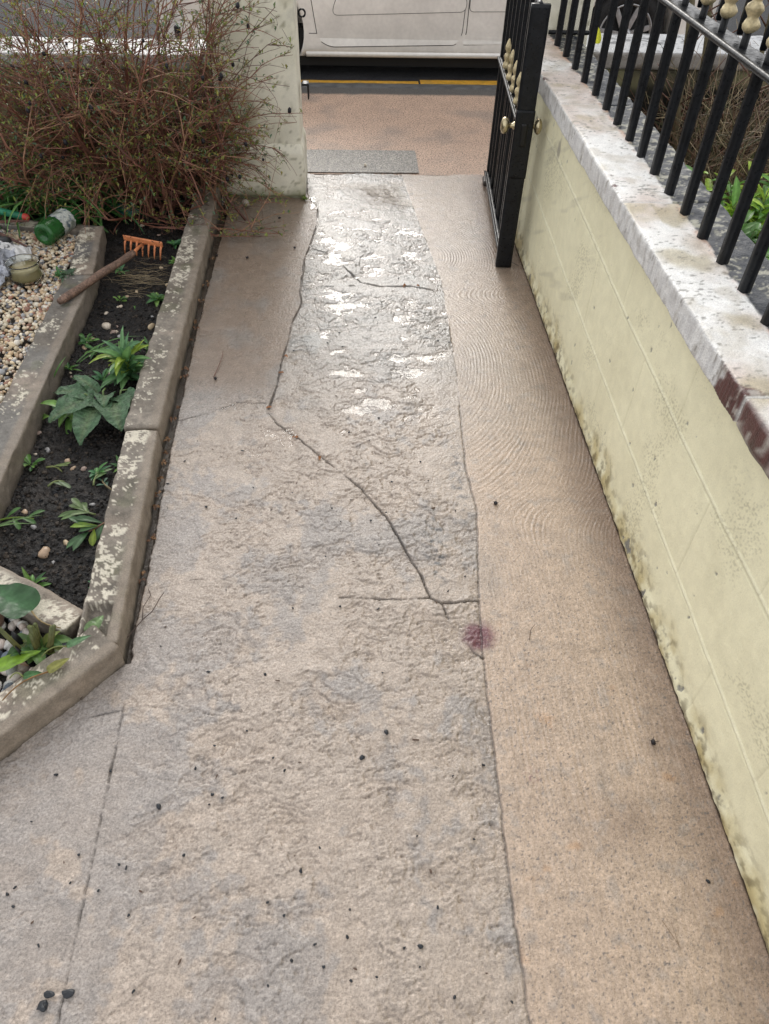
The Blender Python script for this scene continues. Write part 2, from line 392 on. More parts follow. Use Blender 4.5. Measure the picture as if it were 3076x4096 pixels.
def build_path():
    ys = [-.25]
    while ys[-1] < 4.205:
        y = ys[-1]; d = math.hypot(max(y, 0), 1.6)
        ys.append(y + (.006 if y < .12 else .0024 + .0011 * max(0, d - 1.6) ** 1.2))
    ys = np.array(ys); xs = np.arange(-1.0, .812, .0027)
    X, Y = np.meshgrid(xs, ys)
    # slight wander so that straight rows of the grid never show
    X = X + .0008 * n2(X * 40, Y * 40, 3); x = X.ravel(); y = Y.ravel()
    jx = joint_x(y) + .003 * n2(y * 22, y * 0, 5) + .0015 * n2(y * 90, y * 0, 8)
    cm = np.interp(y, [p[1] for p in CRACK_MAIN[::-1]], [p[0] for p in CRACK_MAIN[::-1]])
    right = sst(-.0015, .0015, x - jx)
    left = sst(-.012, .004, cm - x) * sst(2.06, 2.30, y)
    rough = (1 - right) * (1 - left)
    # --- flaked, laminated stone
    wx = x + .030 * f2(x * 9, y * 9, 21, 3); wy = y + .030 * f2(x * 9, y * 9, 31, 3)
    a = f2(wx * 5.5, wy * 8.5, 41, 5, .55) * .5 + .5
    lv = a * 9 + .35 * f2(x * 60, y * 70, 51, 3)
    st = np.floor(lv) + sst(.42, .58, lv - np.floor(lv))
    h = (st - 4.5) * .0028
    b = f2(wx * 17, wy * 26, 61, 4, .6) * .5 + .5
    lb = b * 5 + .25 * n2(x * 150, y * 150, 71); sb = np.floor(lb) + sst(.40, .60, lb - np.floor(lb))
    h += (sb - 2.5) * .0024
    lip = sst(.22, .42, lv - np.floor(lv)) * sst(.62, .42, lv - np.floor(lv)) + .7 * sst(.2, .40, lb - np.floor(lb)) * sst(.62, .40, lb - np.floor(lb))
    h -= .0011 * lip
    pits = f2(x * 45, y * 60, 81, 3)
    h -= .0032 * sst(.25, .5, pits)
    h += .0008 * f2(x * 150, y * 150, 91, 3, .7)
    smooth_zone = sst(-.02, .22, f2(x * 4.2, y * 4.2, 95, 4, .6)) * .85 + .55 * sst(.12, -.02, abs(y - 1.33) - .03) * sst(-.28, -.40, x) + .45 * sst(-.33, -.5, x)
    smooth_zone = np.clip(smooth_zone, 0, .9)
    far = sst(3.35, 3.8, y)
    h *= .74 * (1 - .80 * smooth_zone) * (1 - .35 * far)
    h += .0007 * f2(x * 150, y * 150, 92, 3, .8)
    h *= 1 - .85 * np.exp(-(((x - .17) / .14) ** 2 + ((y - 3.93) / .16) ** 2) ** 2)
    # --- brushed concrete with swirled comb grooves
    w = .012 * n2(x * 5, y * 4, 101) + .0022 * n2(x * 22, y * 18, 103)
    r1 = np.hypot(x - .28, .55 * (y - 2.38)); r2 = np.hypot(x - 1.15, .8 * (y - 3.35)); r3 = np.hypot(x - .30, .9 * (y - 3.25))
    k1 = sst(1.35, 1.7, y) * sst(3.05, 2.7, y); k3 = sst(2.7, 3.05, y)
    ph = (r1 + w) * k1 + (r3 + w) * k3 + (x + .04 * (y - 1.2) ** 2 + w) * (1 - np.clip(k1 + k3, 0, 1))
    lam = np.where(y > 2.9, .0150, .0115)
    gr = np.sin(2 * np.pi * ph / .0125) + .5 * np.sin(2 * np.pi * ph / .0078 + 2)
    gamp = .00046 * (.35 + .65 * sst(1.1, 1.6, y)) * sst(-.02, .05, x - jx) * (.55 + .6 * np.clip(n2(x * 7, y * 5, 111) + .3, 0, 1))
    gamp *= np.where(y > 2.9, 1.25, 1) * np.clip(.75 + .9 * f2(x * 12, y * 12, 112, 3), .1, 1.5)
    hb = gr * gamp + .0007 * f2(x * 90, y * 90, 113, 3, .7) - .0003 + .0012 * f2(x * 4, y * 3, 115, 2)
    # streaks running down the near part of the strip
    hb += .0011 * n2(x * 150 + .3 * n2(x * 10, y * 3, 4), y * 5, 117) * sst(1.5, .9, y) * (.6 + .6 * n2(x * 5, y * 3, 118))
    hb -= .0010 * sst(.5, .7, n2(x * 120, y * 120, 119)) * sst(1.6, .8, y)
    hc = .0009 * f2(x * 70, y * 70, 121, 4, .7) + .0016 * f2(x * 6, y * 5, 123, 3) + .0006 * n2(x * 160, y * 130, 125)
    z = h * rough + hb * right + hc * left * (1 - right)
    # dips that hold water
    dip = np.zeros_like(z); bigwob = f2(x * 14, y * 14, 127, 3, .6)
    for cx, cy, sx, sy, d in PUDDLES:
        q = ((x - cx) / sx) ** 2 + ((y - cy) / sy) ** 2
        dip = np.maximum(dip, d * .00052 * np.exp(-q * 1.1) * (1 + .9 * bigwob))
    z -= dip
    # joints and cracks
    cd = np.ones_like(z); dirt = np.zeros_like(z)
    jx_n = x + .0035 * f2(x * 30, y * 30, 131, 3); jy_n = y + .0035 * f2(x * 30, y * 30, 137, 3)
    for pl, wd in CRACKS:
        d = polydist(jx_n, jy_n, pl); ww = wd * (.75 + .8 * n2(x * 11, y * 11, 139) + .12 * n2(x * 60, y * 60, 140))
        ww = np.maximum(ww * .8, .0008); z -= .010 * np.clip((ww - .0006) / .0012, 0, 1) * sst(ww, ww * .35, d); dirt = np.maximum(dirt, sst(ww + .0030, ww * .4, d) * .62 * np.clip(ww / .0026, .3, 1))
        dirt = np.maximum(dirt, .10 * sst(ww * 6, ww, d))
    dj = np.abs(x - jx); z -= .0035 * sst(.0032, .001, dj) * (y < 2.1); dirt = np.maximum(dirt, sst(.004, .001, dj) * .55 * sst(2.6, 1.9, y))
    z += .0022 * right * sst(2.0, 1.0, y)
    # edge along the kerb, and along the wall
    ek = np.interp(y, [1.06, 1.11, 1.36, 1.9, 2.58, 3.85, 4.3], [-.560, -.568, -.572, -.594, -.607, -.607, -.60]) + .005 * f2(y * 9, y * 0, 141, 3) + .003 * n2(y * 60, y * 0, 143)
    ed = np.interp(x, [-.9, -.56], [.735, 1.055]) + .006 + .003 * n2(x * 30, x * 0, 145)
    inside = np.where(y > 1.05, x - ek, np.minimum(ed - y, 1))
    inside = np.where((y <= 1.06) & (x > -.56), 1, inside)
    z -= .02 * sst(.004, -.004, inside)
    dirt = np.maximum(dirt, .75 * sst(.003, -.002, inside))
    we = .797 + .004 * f2(y * 8, y * 0, 147, 3)
    z -= .004 * sst(-.004, .004, x - we); dirt = np.maximum(dirt, .5 * sst(-.006, .002, x - we + .004 * f2(y * 30, y * 0, 149, 3)))
    # --- colour
    n = len(x)
    beige = np.array((.415, .345, .287)); grey = np.array((.30, .275, .258)); buff = np.array((.275, .265, .245))
    pm = f2(x * 3.3 + 9, y * 3.0, 151, 5, .6) + .22 * f2(x * 30, y * 30, 153, 3) + .30 * sst(-.25, -.6, x) * sst(.1, .3, y) + .10 * sst(1.7, 1.0, y) * sst(.9, 1.1, y)
    patch = sst(.06, .20, pm) * .78
    ca = mixc(flat(n, beige), grey, patch)
    ca = mixc(ca, buff, sst(1.9, 2.6, y) * .85)
    ca = mixc(ca, (.36, .37, .36), sst(.15, .45, f2(x * 5, y * 5, 155, 4)) * sst(1.9, 2.5, y) * .45)
    high = sst(.002, -.003, h)          # worn hollows expose browner stone
    ca = mixc(ca, (.37, .29, .225), high * .35)
    slope = np.hypot(*np.gradient(h.reshape(X.shape), ys, xs)).ravel()
    ca = mixc(ca, (.15, .115, .085), sst(.30, 1.1, slope) * .50)
    stain = np.exp(-(((x - .245) / .035) ** 2 + ((y - 1.43) / .17) ** 2)) + .7 * np.exp(-(((x - .34) / .035) ** 2 + ((y - 1.72) / .3) ** 2))
    ca = mixc(ca, (.09, .095, .10), np.clip(stain * sst(-.1, .5, f2(x * 45, y * 45, 157, 3)) * 1.1, 0, .85))
    peach = flat(n, (.458, .352, .270))
    cb = mixc(peach, (.36, .30, .25), sst(.0, .5, f2(x * 3.2, y * 1.6, 161, 4)) * .7)
    cb = mixc(cb, (.35, .30, .255), sst(1.7, 2.1, y) * .45)
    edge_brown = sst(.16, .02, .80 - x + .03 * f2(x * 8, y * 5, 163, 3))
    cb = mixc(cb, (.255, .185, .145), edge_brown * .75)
    cb = mixc(cb, (.30, .22, .165), .7 * np.exp(-(((x - .60) / .10) ** 2 + ((y - .62) / .06) ** 2)))
    cb = mixc(cb, (.42, .24, .12), .45 * sst(.35, .6, f2(x * 12, y * 12, 165, 3)) * sst(1.3, 1.0, y))
    sp = n2(x * 130, y * 130, 167) + .5 * n2(x * 260, y * 260, 168)
    cb = mixc(cb, (.10, .10, .105), sst(.56, .70, sp + .22 * f2(x * 6, y * 6, 169, 3)) * .7 * sst(1.9, 1.2, y))
    cb = mixc(cb, (.28, .26, .245), sst(.1, .5, f2(x * 22, y * 22, 170, 4)) * .4)
    cc = mixc(flat(n, (.25, .19, .145)), (.23, .21, .19), sst(-.1, .5, f2(x * 6, y * 4, 171, 4)) * .7)
    cc = mixc(cc, (.22, .16, .12), sst(3.0, 3.7, y) * .45)
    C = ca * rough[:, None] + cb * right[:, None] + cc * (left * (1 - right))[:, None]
    g = f2(x * 210, y * 210, 181, 2); C = C * (1 + (.38 - .20 * right) * g)[:, None]
    g2 = f2(x * 60, y * 60, 183, 3); C = C * (1 + .20 * g2)[:, None]
    puddle_refl = np.clip(np.exp(-(((x - .17) / .13) ** 2 + ((y - 3.93) / .16) ** 2)) * 2.2 - .8 + .5 * bigwob, 0, 1)
    C = mixc(C, (.12, .085, .055), puddle_refl * .95)  # dark car's reflection in the gateway puddle, painted as brown
    C = mixc(C, (.17, .115, .08), .65 * sst(.58, .68, x + .03 * f2(x * 9, y * 9, 196, 3)) * sst(3.0, 3.3, y) * sst(4.3, 3.9, y))  # reflection of gate and wall painted as brown on the strip
    C = mixc(C, (.22, .15, .11), .45 * sst(.62, .80, x + .04 * f2(x * 5, y * 3, 197, 3)) * sst(1.1, 1.6, y))
    pur = sst(.03, -.01, np.hypot((x - .330) / .9, (y - 1.112) / .9) - .036 + .012 * f2(x * 40, y * 40, 187, 3))
    C = mixc(C, (.13, .03, .05), pur * sst(-1.2, -.2, f2(x * 90, y * 90, 189, 2)) * .9)
    rs = sst(.02, 0, np.hypot(x - .4, y - .73) - .008) * .5; C = mixc(C, (.2, .08, .09), rs * sst(0, .3, f2(x * 90, y * 90, 191)))
    C = mixc(C, (.035, .028, .022), dirt)
    # --- rain lying in the hollows
    zr = z - .0015 * sst(.2, .6, f2(x * 3, y * 3, 193, 2)); rs_ = (rough > .9) & (inside > .02) & (dirt < .1)
    qf = float(np.quantile(zr[rs_ & (y > 2.3) & (y < 3.7)], .14)); qn = float(np.quantile(zr[rs_ & (y > .4) & (y < 1.7)], .035)); qt = max(float(np.quantile(zr[rs_ & (y > 3.7)], .27)), -.0030)
    film = qn + (qf - qn) * sst(1.75, 2.35, y) + (qt - qf) * sst(3.6, 3.9, y)
    print('film', qn, qf, qt)
    puddle_w = np.exp(-(((x - .17) / .15) ** 2 + ((y - 3.93) / .18) ** 2))
    wet = -.35 * puddle_w + sst(.0015, -.0005, z - film) * .8 * (1 - right * .4) + .45 * sst(1.8, 2.7, y) * (.45 + .55 * rough) * (1 - .75 * left) + .18 + .12 * f2(x * 8, y * 8, 195, 3)
    Z = z.reshape(X.shape)
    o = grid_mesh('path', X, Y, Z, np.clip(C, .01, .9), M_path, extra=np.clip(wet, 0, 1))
    tag(o, kind='structure')
    film2 = film - .0004
    wf = (z < film2) & (inside > .0) & (dirt < .5) & (x < we - .004)
    sel = wf.reshape(X.shape); m = sel[:-1, :-1] | sel[1:, :-1] | sel[:-1, 1:] | sel[1:, 1:]
    wo = grid_mesh('puddle_water', X, Y, film2.reshape(X.shape), None, M_water, mask=m)
    tag(wo, kind='structure')
    # strip of rain standing in the gutter beside the kerb
    gy = np.arange(1.06, 3.84, .02); gx = np.array([-.640, -.57])
    GX, GY = np.meshgrid(gx, gy)
    go = grid_mesh('gutter_water', GX + np.interp(GY, [1.06, 1.3, 1.9, 2.6, 3.9], [.05, .035, .01, 0, 0]), GY, GX * 0 - .0125, None, M_water)
    tag(go, kind='structure')
build_path()

def sheet(name, x0, x1, y0, y1, z, m, step=None, colf=None, hf=None, kind='structure'):
    if step is None: xs = np.array([x0, x1]); ys = np.array([y0, y1])
    else: xs = np.linspace(x0, x1, int((x1 - x0) / step) + 2); ys = np.linspace(y0, y1, int((y1 - y0) / step) + 2)
    X, Y = np.meshgrid(xs, ys); Z = X * 0 + z
    if hf: Z = Z + hf(X, Y)
    C = colf(X.ravel(), Y.ravel(), Z.ravel()) if colf else flat(X.size, (.2, .2, .2))
    return tag(grid_mesh(name, X, Y, Z, C, m), kind=kind)

M_pave = mat('pink_surfaced_asphalt', None, .42, spec=.5, noise=[(8, .08), (60, .08)], speck=[(110, .22, .38, .47), (230, .45, .38, .48)],
             bump=[(140, .003), (320, .0015)])
M_patch = mat('bare_grey_asphalt', None, .36, spec=.5, noise=[(10, .1), (110, .45)], speck=[(150, .25, .42, .52)], bump=[(130, .003), (300, .0015)])
M_road = mat('wet_asphalt', (.03, .031, .034), .7, spec=.12, noise=[(3, .2), (60, .3)], bump=[(120, .004)])
M_yellow = mat('yellow_road_paint', (.62, .33, .03), .4, noise=[(25, .25), (200, .2)], bump=[(120, .002)])
sheet('ground', -120, 120, -40, 160, -.075, mat('garden_earth', (.05, .045, .035), .8, noise=(2, .4)))
sheet('road', -60, 60, 5.80, 14, -.055, M_road)
def pave_col(x, y, z):
    c = mixc(flat(len(x), (.56, .38, .275)), (.26, .22, .19), sst(0, .45, f2(x * 3, y * 3, 201, 4)) * .5)
    return mixc(c, (.09, .085, .08), sst(5.58, 5.62, y + .02 * f2(x * 12, y * 3, 203, 3)))
sheet('pavement', -4, 6, 4.192, 5.74, 0, M_pave, .02, pave_col, lambda X, Y: .0018 * f2(X * 6, Y * 6, 205, 3))
def patch_mesh():
    xs = np.arange(-.26, .42, .01); ys = np.linspace(4.209, 4.55, 36); X, Y = np.meshgrid(xs, ys)
    e = .398 + .006 * f2(Y * 14, Y * 0, 211, 3); X = np.minimum(X, e)
    Yt = 4.545 + .006 * f2(X * 14, X * 0, 213, 3); Y = np.minimum(Y, Yt)
    x = X.ravel(); y = Y.ravel()
    C = mixc(flat(len(x), (.34, .31, .27)), (.15, .145, .14), sst(-.1, .5, f2(x * 60, y * 60, 215, 3)))
    tag(grid_mesh('pavement_patch', X, Y, X * 0 + .0055 + .0016 * f2(X * 30, Y * 30, 217, 3), C, M_patch), kind='structure')
patch_mesh()
kb = MB(); rbox(kb, (-4, 5.74, -.12), (6, 5.86, .002), .012, .03, .002, 12, 5, lambda P, N: mixc(flat(len(P), (.10, .10, .10)), (.05, .05, .05), sst(-.3, .4, f3(P, 25, 3))))
tag(kb.build('kerb', M_stone), kind='structure')
for x0, x1, yy in ((-6, .53, 5.985), (.545, 9, 6.02)):
    xs = np.linspace(x0, x1, 300); X, Y = np.meshgrid(xs, [0, .10])
    Y = Y + yy + .008 + .01 * X / 1 * .9 + .004 * n2(X * 9, Y * 30, 5)
    tag(grid_mesh('yellow_line', X, Y, X * 0 - .0505, None, M_yellow), kind='structure')
# soil of the flower bed
def soil_h(X, Y):
    base = -.008 + .022 * sst(2.6, 3.7, Y) + .012 * f2(X * 3, Y * 3, 221, 2)
    return base + .010 * f2(X * 28, Y * 28, 223, 3, .6) + .006 * np.abs(f2(X * 75, Y * 75, 225, 3, .7)) * 1.6 + .002 * n2(X * 260, Y * 260, 227)
def soil_col(x, y, z):
    c = mixc(flat(len(x), (.013, .011, .010)), (.030, .023, .018), sst(.0, .6, f2(x * 12, y * 12, 231, 4)))
    return mixc(c, (.07, .055, .04), sst(.35, .6, f2(x * 70, y * 70, 233, 2)) * .5)
sheet('soil', -1.14, -.66, 1.05, 3.97, 0, M_soil, .0036, soil_col, soil_h)
sheet('soil', -2.6, -1.12, 3.30, 3.97, .0, M_soil, .009, soil_col, lambda X, Y: soil_h(X, Y) + .004)
# ================================================================== WALLS
Z_COP = .745
def wall_scene():
    w = empty('boundary_wall', (.92, 1.8, 0)); off = np.array((.92, 1.8, 0))
    tag(w, 'low cream-yellow rendered garden wall with scored joints under a white stone coping', 'wall')
    ys = np.arange(-.3, 3.93, .0042); zs = np.concatenate([np.arange(-.015, .685, .0042)])
    Y, Z = np.meshgrid(ys, zs); y = Y.ravel(); z = Z.ravel(); n = len(y)
    d = .0022 * f2(y * 5, z * 5, 301, 3) + .0006 * f2(y * 60, z * 60, 303, 3, .6) + .0004 * n2(y * 170, z * 170, 305)
    za = np.interp(y, [1.18, 1.4, 1.66, 1.88, 2.4, 3.18, 3.9], [.462, .472, .483, .491, .526, .566, .60])
    zb = np.interp(y, [.3, 1.3, 2.23, 2.48, 3.35, 3.9], [.165, .215, .264, .275, .337, .36])
    scr = np.zeros(n); lip = np.zeros(n)
    for zz in (za, zb):
        dd = np.abs(z - zz); scr = np.maximum(scr, sst(.0042, .0012, dd)); lip = np.maximum(lip, sst(.006, .003, np.abs(z - zz - .005)))
    def vj(y0, lo, hi, k=.5):
        nonlocal scr
        scr = np.maximum(scr, k * sst(.0036, .001, np.abs(y - y0 - .004 * n2(z * 9, z * 0, int(y0 * 10)))) * (z > lo) * (z < hi))
    for y0 in (3.49, 2.97, 2.445, 1.915, 1.395, .87): vj(y0, za, .70)
    for y0 in (3.24, 2.72, 2.20, 1.67, 1.14, .62): vj(y0, zb, za)
    for y0 in (2.97, 2.45, 1.92, 1.40, .87): vj(y0, 0, zb, .4)
    chip = sst(.62, .68, f2(y * 19, z * 15, 311, 3) + .30 * sst(.10, .0, z)) + sst(.80, .84, n2(y * 33, z * 26, 313))
    cr = polydist(y + .01 * f2(y * 20, z * 20, 5), z + .01 * f2(y * 20, z * 20, 6), [(1.62, .42), (1.56, .33), (1.38, .26), (1.28, .19), (1.12, .13), (1.02, .05)])
    crack = sst(.0018, .0006, cr) * 0
    blist = [(1.20, .30, .020, .10), (1.9, .35, .05, .02)]
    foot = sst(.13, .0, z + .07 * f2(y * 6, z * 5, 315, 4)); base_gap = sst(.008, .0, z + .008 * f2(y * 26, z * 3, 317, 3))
    X = .800 - d + .0034 * scr - .0026 * lip + .0030 * np.clip(chip, 0, 1) + .003 * crack + .006 * base_gap - .006 * sst(.06, .02, z)
    C = mixc(flat(n, (.89, .845, .60)), (.81, .765, .535), sst(-.3, .5, f2(y * 4, z * 4, 321, 4)) * .8)
    C = mixc(C, (.88, .85, .66), lip * .5)
    sm = sst(-.05, .45, f2(y * 3.2, z * 5, 323, 4)); mould = sst(.18, .5, f2(y * 130, z * 130, 325, 3) + .32 * sm - .10)
    C = mixc(C, (.34, .31, .20), mould * .42 * (sm + .15))
    C = mixc(C, (.33, .31, .24), sst(.2, .5, f2(y * 2.5, (z + y * .5) * 14, 327, 3)) * .28 * sst(1.9, 2.6, y))
    C = mixc(C, (.36, .31, .18), scr * .35)
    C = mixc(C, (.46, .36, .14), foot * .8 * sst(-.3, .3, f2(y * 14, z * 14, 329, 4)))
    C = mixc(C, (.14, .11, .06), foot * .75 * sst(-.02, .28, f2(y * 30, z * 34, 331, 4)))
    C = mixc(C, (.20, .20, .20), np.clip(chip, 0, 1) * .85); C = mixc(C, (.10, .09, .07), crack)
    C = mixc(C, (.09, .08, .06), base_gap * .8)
    C = mixc(C, (.28, .25, .22), .7 * sst(.0, -.02, np.hypot((y - 2.90) / .9, (z - .60) / 2.2) - .03 + .02 * f2(y * 20, z * 20, 333)))
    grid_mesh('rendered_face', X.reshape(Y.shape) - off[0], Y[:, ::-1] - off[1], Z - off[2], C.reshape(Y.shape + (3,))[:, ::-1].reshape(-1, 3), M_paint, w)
    # note: the face is mirrored back below so that its normals face the path
    o = COL.objects[-1] if False else [c for c in w.children][0]
    me = o.data; k = np.zeros(len(me.vertices) * 3); me.vertices.foreach_get('co', k); k = k.reshape(-1, 3)
    XR = X.reshape(Y.shape)[:, ::-1].ravel() - off[0]; k[:, 0] = XR; me.vertices.foreach_set('co', k.ravel()); me.update()
    core = MB(); rbox(core, (.815 - off[0], -.3 - off[1], -.02), (1.045 - off[0], 3.93 - off[1], .672), .004, .25, col=(.30, .28, .22)); core.build('wall_core', M_stone, w)
    js = [3.905, 2.918, 2.060, 1.148, .20, -.3]
    for i, (yb, ya) in enumerate(zip(js[:-1], js[1:])):
        def col(P, N, i=i):
            x, y = P[:, 0], P[:, 1]; n = len(x)
            white = flat(n, (.87, .86, .83)); top = sst(.5, .8, N[:, 2]); front = sst(.5, .8, -N[:, 0])
            c = mixc(white, (.62, .50, .43), top * sst(-.1, .5, f3(P, 5, 401, 4) + .35 * sst(2.2, 3.3, y)) * .75)
            c = mixc(c, (.55, .38, .26), top * sst(.08, .0, .925 - x) * sst(-.2, .4, f3(P, 9, 403)) * .55)
            c = mixc(c, (.40, .33, .16), top * sst(.15, .5, f3(P, 7, 405, 3) + .25 * np.exp(-((y - 2.0) / .12) ** 2) * (x > .85) + .2 * np.exp(-((y - 2.45) / .1) ** 2)) * .6)
            c = mixc(c, (.12, .11, .09), top * sst(.24, .46, f3(P * np.array([.6, 1.4, 1]), 120, 407, 3) + .34 * f3(P, 6, 409)) * .75)
            c = mixc(c, (.42, .36, .26), top * sst(-.1, .4, f3(P, 18, 408, 4)) * .4)
            c = mixc(c, (.30, .26, .20), front * sst(.02, .35, f3(P * np.array([1, 2.5, .8]), 24, 410, 4)) * .55)
            c = mixc(c, (.55, .54, .54), front * (.35 + .3 * sst(-.2, .4, n3(P * np.array([1, 4, .6]), 40, 411))))
            c = mixc(c, (.18, .15, .12), front * sst(.45, .6, f3(P * np.array([1, 2, .7]), 45, 413, 3)) * .7)
            chip = sst(.52, .56, f3(P, 14, 415, 3)) * sst(.735, .742, P[:, 2] + .004 * 0) * sst(.80, .785, x)
            red = np.clip(chip + front * sst(0, .015, 1.27 - y + .05 * f3(P, 22, 417, 3) + .03 * (P[:, 2] - .7) * 10 * 0), 0, 1)
            edge = top * sst(.0, .015, 1.16 + (.05 if i == 2 else -.2) - y + .06 * f3(P, 26, 418, 3) - (x - .775) * 1.6) * sst(.85, .79, x)
            red = np.clip(red + edge, 0, 1)
            rc = mixc(flat(n, (.095, .040, .036)), (.42, .38, .34), sst(.12, .35, f3(P * np.array([1, 2, .8]), 34, 419, 4)) * .85)
            rc = rc * (.75 + .5 * np.abs(np.sin(y * 420)))[:, None]
            rc = mixc(rc, (.06, .075, .05), sst(.1, .5, f3(P, 9, 421)) * (y < 1.148) * sst(1.0, 1.1, y) * .8)
            c = c * (1 - red)[:, None] + rc * red[:, None]
            sl = sst(.926, .932, x + .012 * f3(P, 30, 423, 3))
            blk = mixc(flat(n, (.030, .034, .042)), (.46, .44, .34), sst(.08, .28, f3(P * np.array([.8, 1.3, 1]), 48, 425, 4, .7) + .25 * f3(P, 6, 427)) * .85)
            c = mixc(c, (.46, .22, .10), top * sst(.022, .0, .930 - x) * sst(-.1, .3, f3(P, 24, 424, 2)) * .6)
            c = c * (1 - sl)[:, None] + blk * sl[:, None]
            if i == 1:
                g = sst(.012, .0, np.hypot((x - .86) * 1, (y - 1.93) * .5) - .02 + .05 * np.abs(f3(P, 60, 429))); c = mixc(c, (.03, .22, .12), np.clip(g, 0, 1) * .8)
            return np.clip(c, .01, .9)
        def shp(P, seed=i):
            k = f3(P, 5, 431 + seed, 2) * .004; top = (P[:, 2] > .735)
            P = P.copy(); P[:, 0] += k * (P[:, 0] < .85)
            ridg = .0009 * np.sin(P[:, 1] * 520 + 3 * n3(P, 20, 5)) * (P[:, 0] < .79)
            P[:, 0] += ridg
            flake = (np.floor(f3(P, 24, 441, 3) * 6) * .0011) * sst(.92, .94, P[:, 0]) * top; P[:, 2] += flake
            return P
        mb = MB(); rbox(mb, (.775, ya + .0025, .676), (1.060, yb - .0025, Z_COP), .007, .0052 if ya > .9 else .012, .0045, 15, 5 + i, col, None, shp)
        mb.v = [v - off for v in mb.v]
        mb.build('coping_stone', M_coping, w, weld=True)
wall_scene()

def pillar_col(seed, x_split=None, side=0):
    def col(P, N):
        n = len(P); z = P[:, 2]
        c = mixc(flat(n, (.82, .78, .65)), (.70, .67, .54), sst(-.3, .4, f3(P, 4, seed, 4)))
        c = mixc(c, (.40, .36, .22), sst(.12, .5, f3(P * np.array([1, 1, .6]), 8, seed + 1, 4)) * .6)
        c = mixc(c, (.22, .20, .11), sst(.30, .5, f3(P, 50, seed + 2, 3) + .3 * f3(P, 5, seed + 3)) * .6)
        c = mixc(c, (.13, .14, .05), sst(.07, .0, z + .05 * f3(P, 12, seed + 4, 3)) * .8)
        c = mixc(c, (.45, .43, .37), sst(.30, .33, f3(P, 6, seed + 5, 3)) * .35)
        return c
    return col
def pillar(x0, x1, y0, y1, top, label, seed, plinth=True, capz=None):
    p = empty('gate_pillar', ((x0 + x1) / 2, (y0 + y1) / 2, 0)); off = np.array(p.location[:])
    tag(p, label, 'pillar')
    mb = MB(); rbox(mb, (x0 + .016, y0 + .016, -.05), (x1 - .012, y1 - .012, top), .010, .012, .0022, 11, seed, pillar_col(seed))
    mb.v = [v - off for v in mb.v]; mb.build('shaft', M_paint, p, weld=True)
    mb = MB()
    def shp(P):
        P = P.copy(); k = sst(.215, .27, P[:, 2]); cx, cy = (x0 + x1) / 2, (y0 + y1) / 2
        P[:, 0] += (cx - P[:, 0]) * k * .07; P[:, 1] += (cy - P[:, 1]) * k * .09; return P
    rbox(mb, (x0, y0, .012), (x1, y1, .268), .008, .010, .0026, 13, seed + 3, pillar_col(seed + 9), None, shp)
    mb.v = [v - off for v in mb.v]; mb.build('plinth', M_paint, p, weld=True)
    mb = MB(); rbox(mb, (x0 - .03, y0 - .03, top), (x1 + .03, y1 + .03, top + .09), .02, .03, .003, 12, seed + 5, pillar_col(seed + 19))
    mb.v = [v - off for v in mb.v]; mb.build('pillar_cap', M_paint, p, weld=True)
    return p
pillar(-.645, -.218, 3.86, 4.19, 1.35, 'square cream gate pillar with moss-stained plinth beside the shrub', 501)
pillar(.835, 1.14, 3.93, 4.20, 1.35, 'cream gate pillar at the far end of the railings, behind the open gate', 531)

def front_wall(x0, x1, y0, y1, zb, zt, label, seed, black=False):
    p = empty('front_wall', ((x0 + x1) / 2, (y0 + y1) / 2, 0)); off = np.array(p.location[:]); tag(p, label, 'wall')
    def c1(P, N):
        n = len(P); c = mixc(flat(n, (.26, .24, .13)), (.07, .06, .04), sst(-.2, .35, f3(P, 7, seed, 4)) * .9)
        if black: c = mixc(c, (.012, .012, .010), sst(.53, .49, P[:, 2] + .02 * f3(P, 12, seed + 3)) * .97)  # dark void below the coping band, painted onto the wall face
        return mixc(c, (.05, .05, .03), sst(.25, .0, P[:, 2] + .1 * f3(P, 8, seed + 2)) * .8)
    mb = MB(); rbox(mb, (x0, y0 + .03, -.05), (x1, y1 - .03, zb), .005, .02, .003, 14, seed, c1); mb.v = [v - off for v in mb.v]
    mb.build('wall_body', M_paint, p, weld=True)
    def c2(P, N):
        n = len(P)
        if black:
            c = mixc(flat(n, (.36, .37, .38)), (.05, .055, .065), sst(.05, .3, f3(P, 22, seed + 7, 4)))
            return mixc(c, (.25, .20, .15), sst(.5, .8, -N[:, 1]) * .6)
        return mixc(flat(n, (.50, .49, .48)), (.22, .21, .18), sst(.1, .5, f3(P, 20, seed + 5, 4)) * .7)
    js = np.linspace(x0, x1, int((x1 - x0) / .9) + 2)
    for a, b in zip(js[:-1], js[1:]):
        mb = MB(); rbox(mb, (a + .002, y0, zb), (b - .002, y1, zt), .008, .012, .003, 15, seed + int(a * 10), c2); mb.v = [v - off for v in mb.v]
        mb.build('coping_stone', M_coping, p, weld=True)
front_wall(-2.8, -.655, 3.955, 4.25, .56, .622, 'low front garden wall with grey-white coping behind the bare shrub', 551)
front_wall(1.155, 3.2, 3.965, 4.33, .590, .662, "neighbour's front garden wall with peeling grey coping, seen through the railings", 571, True)

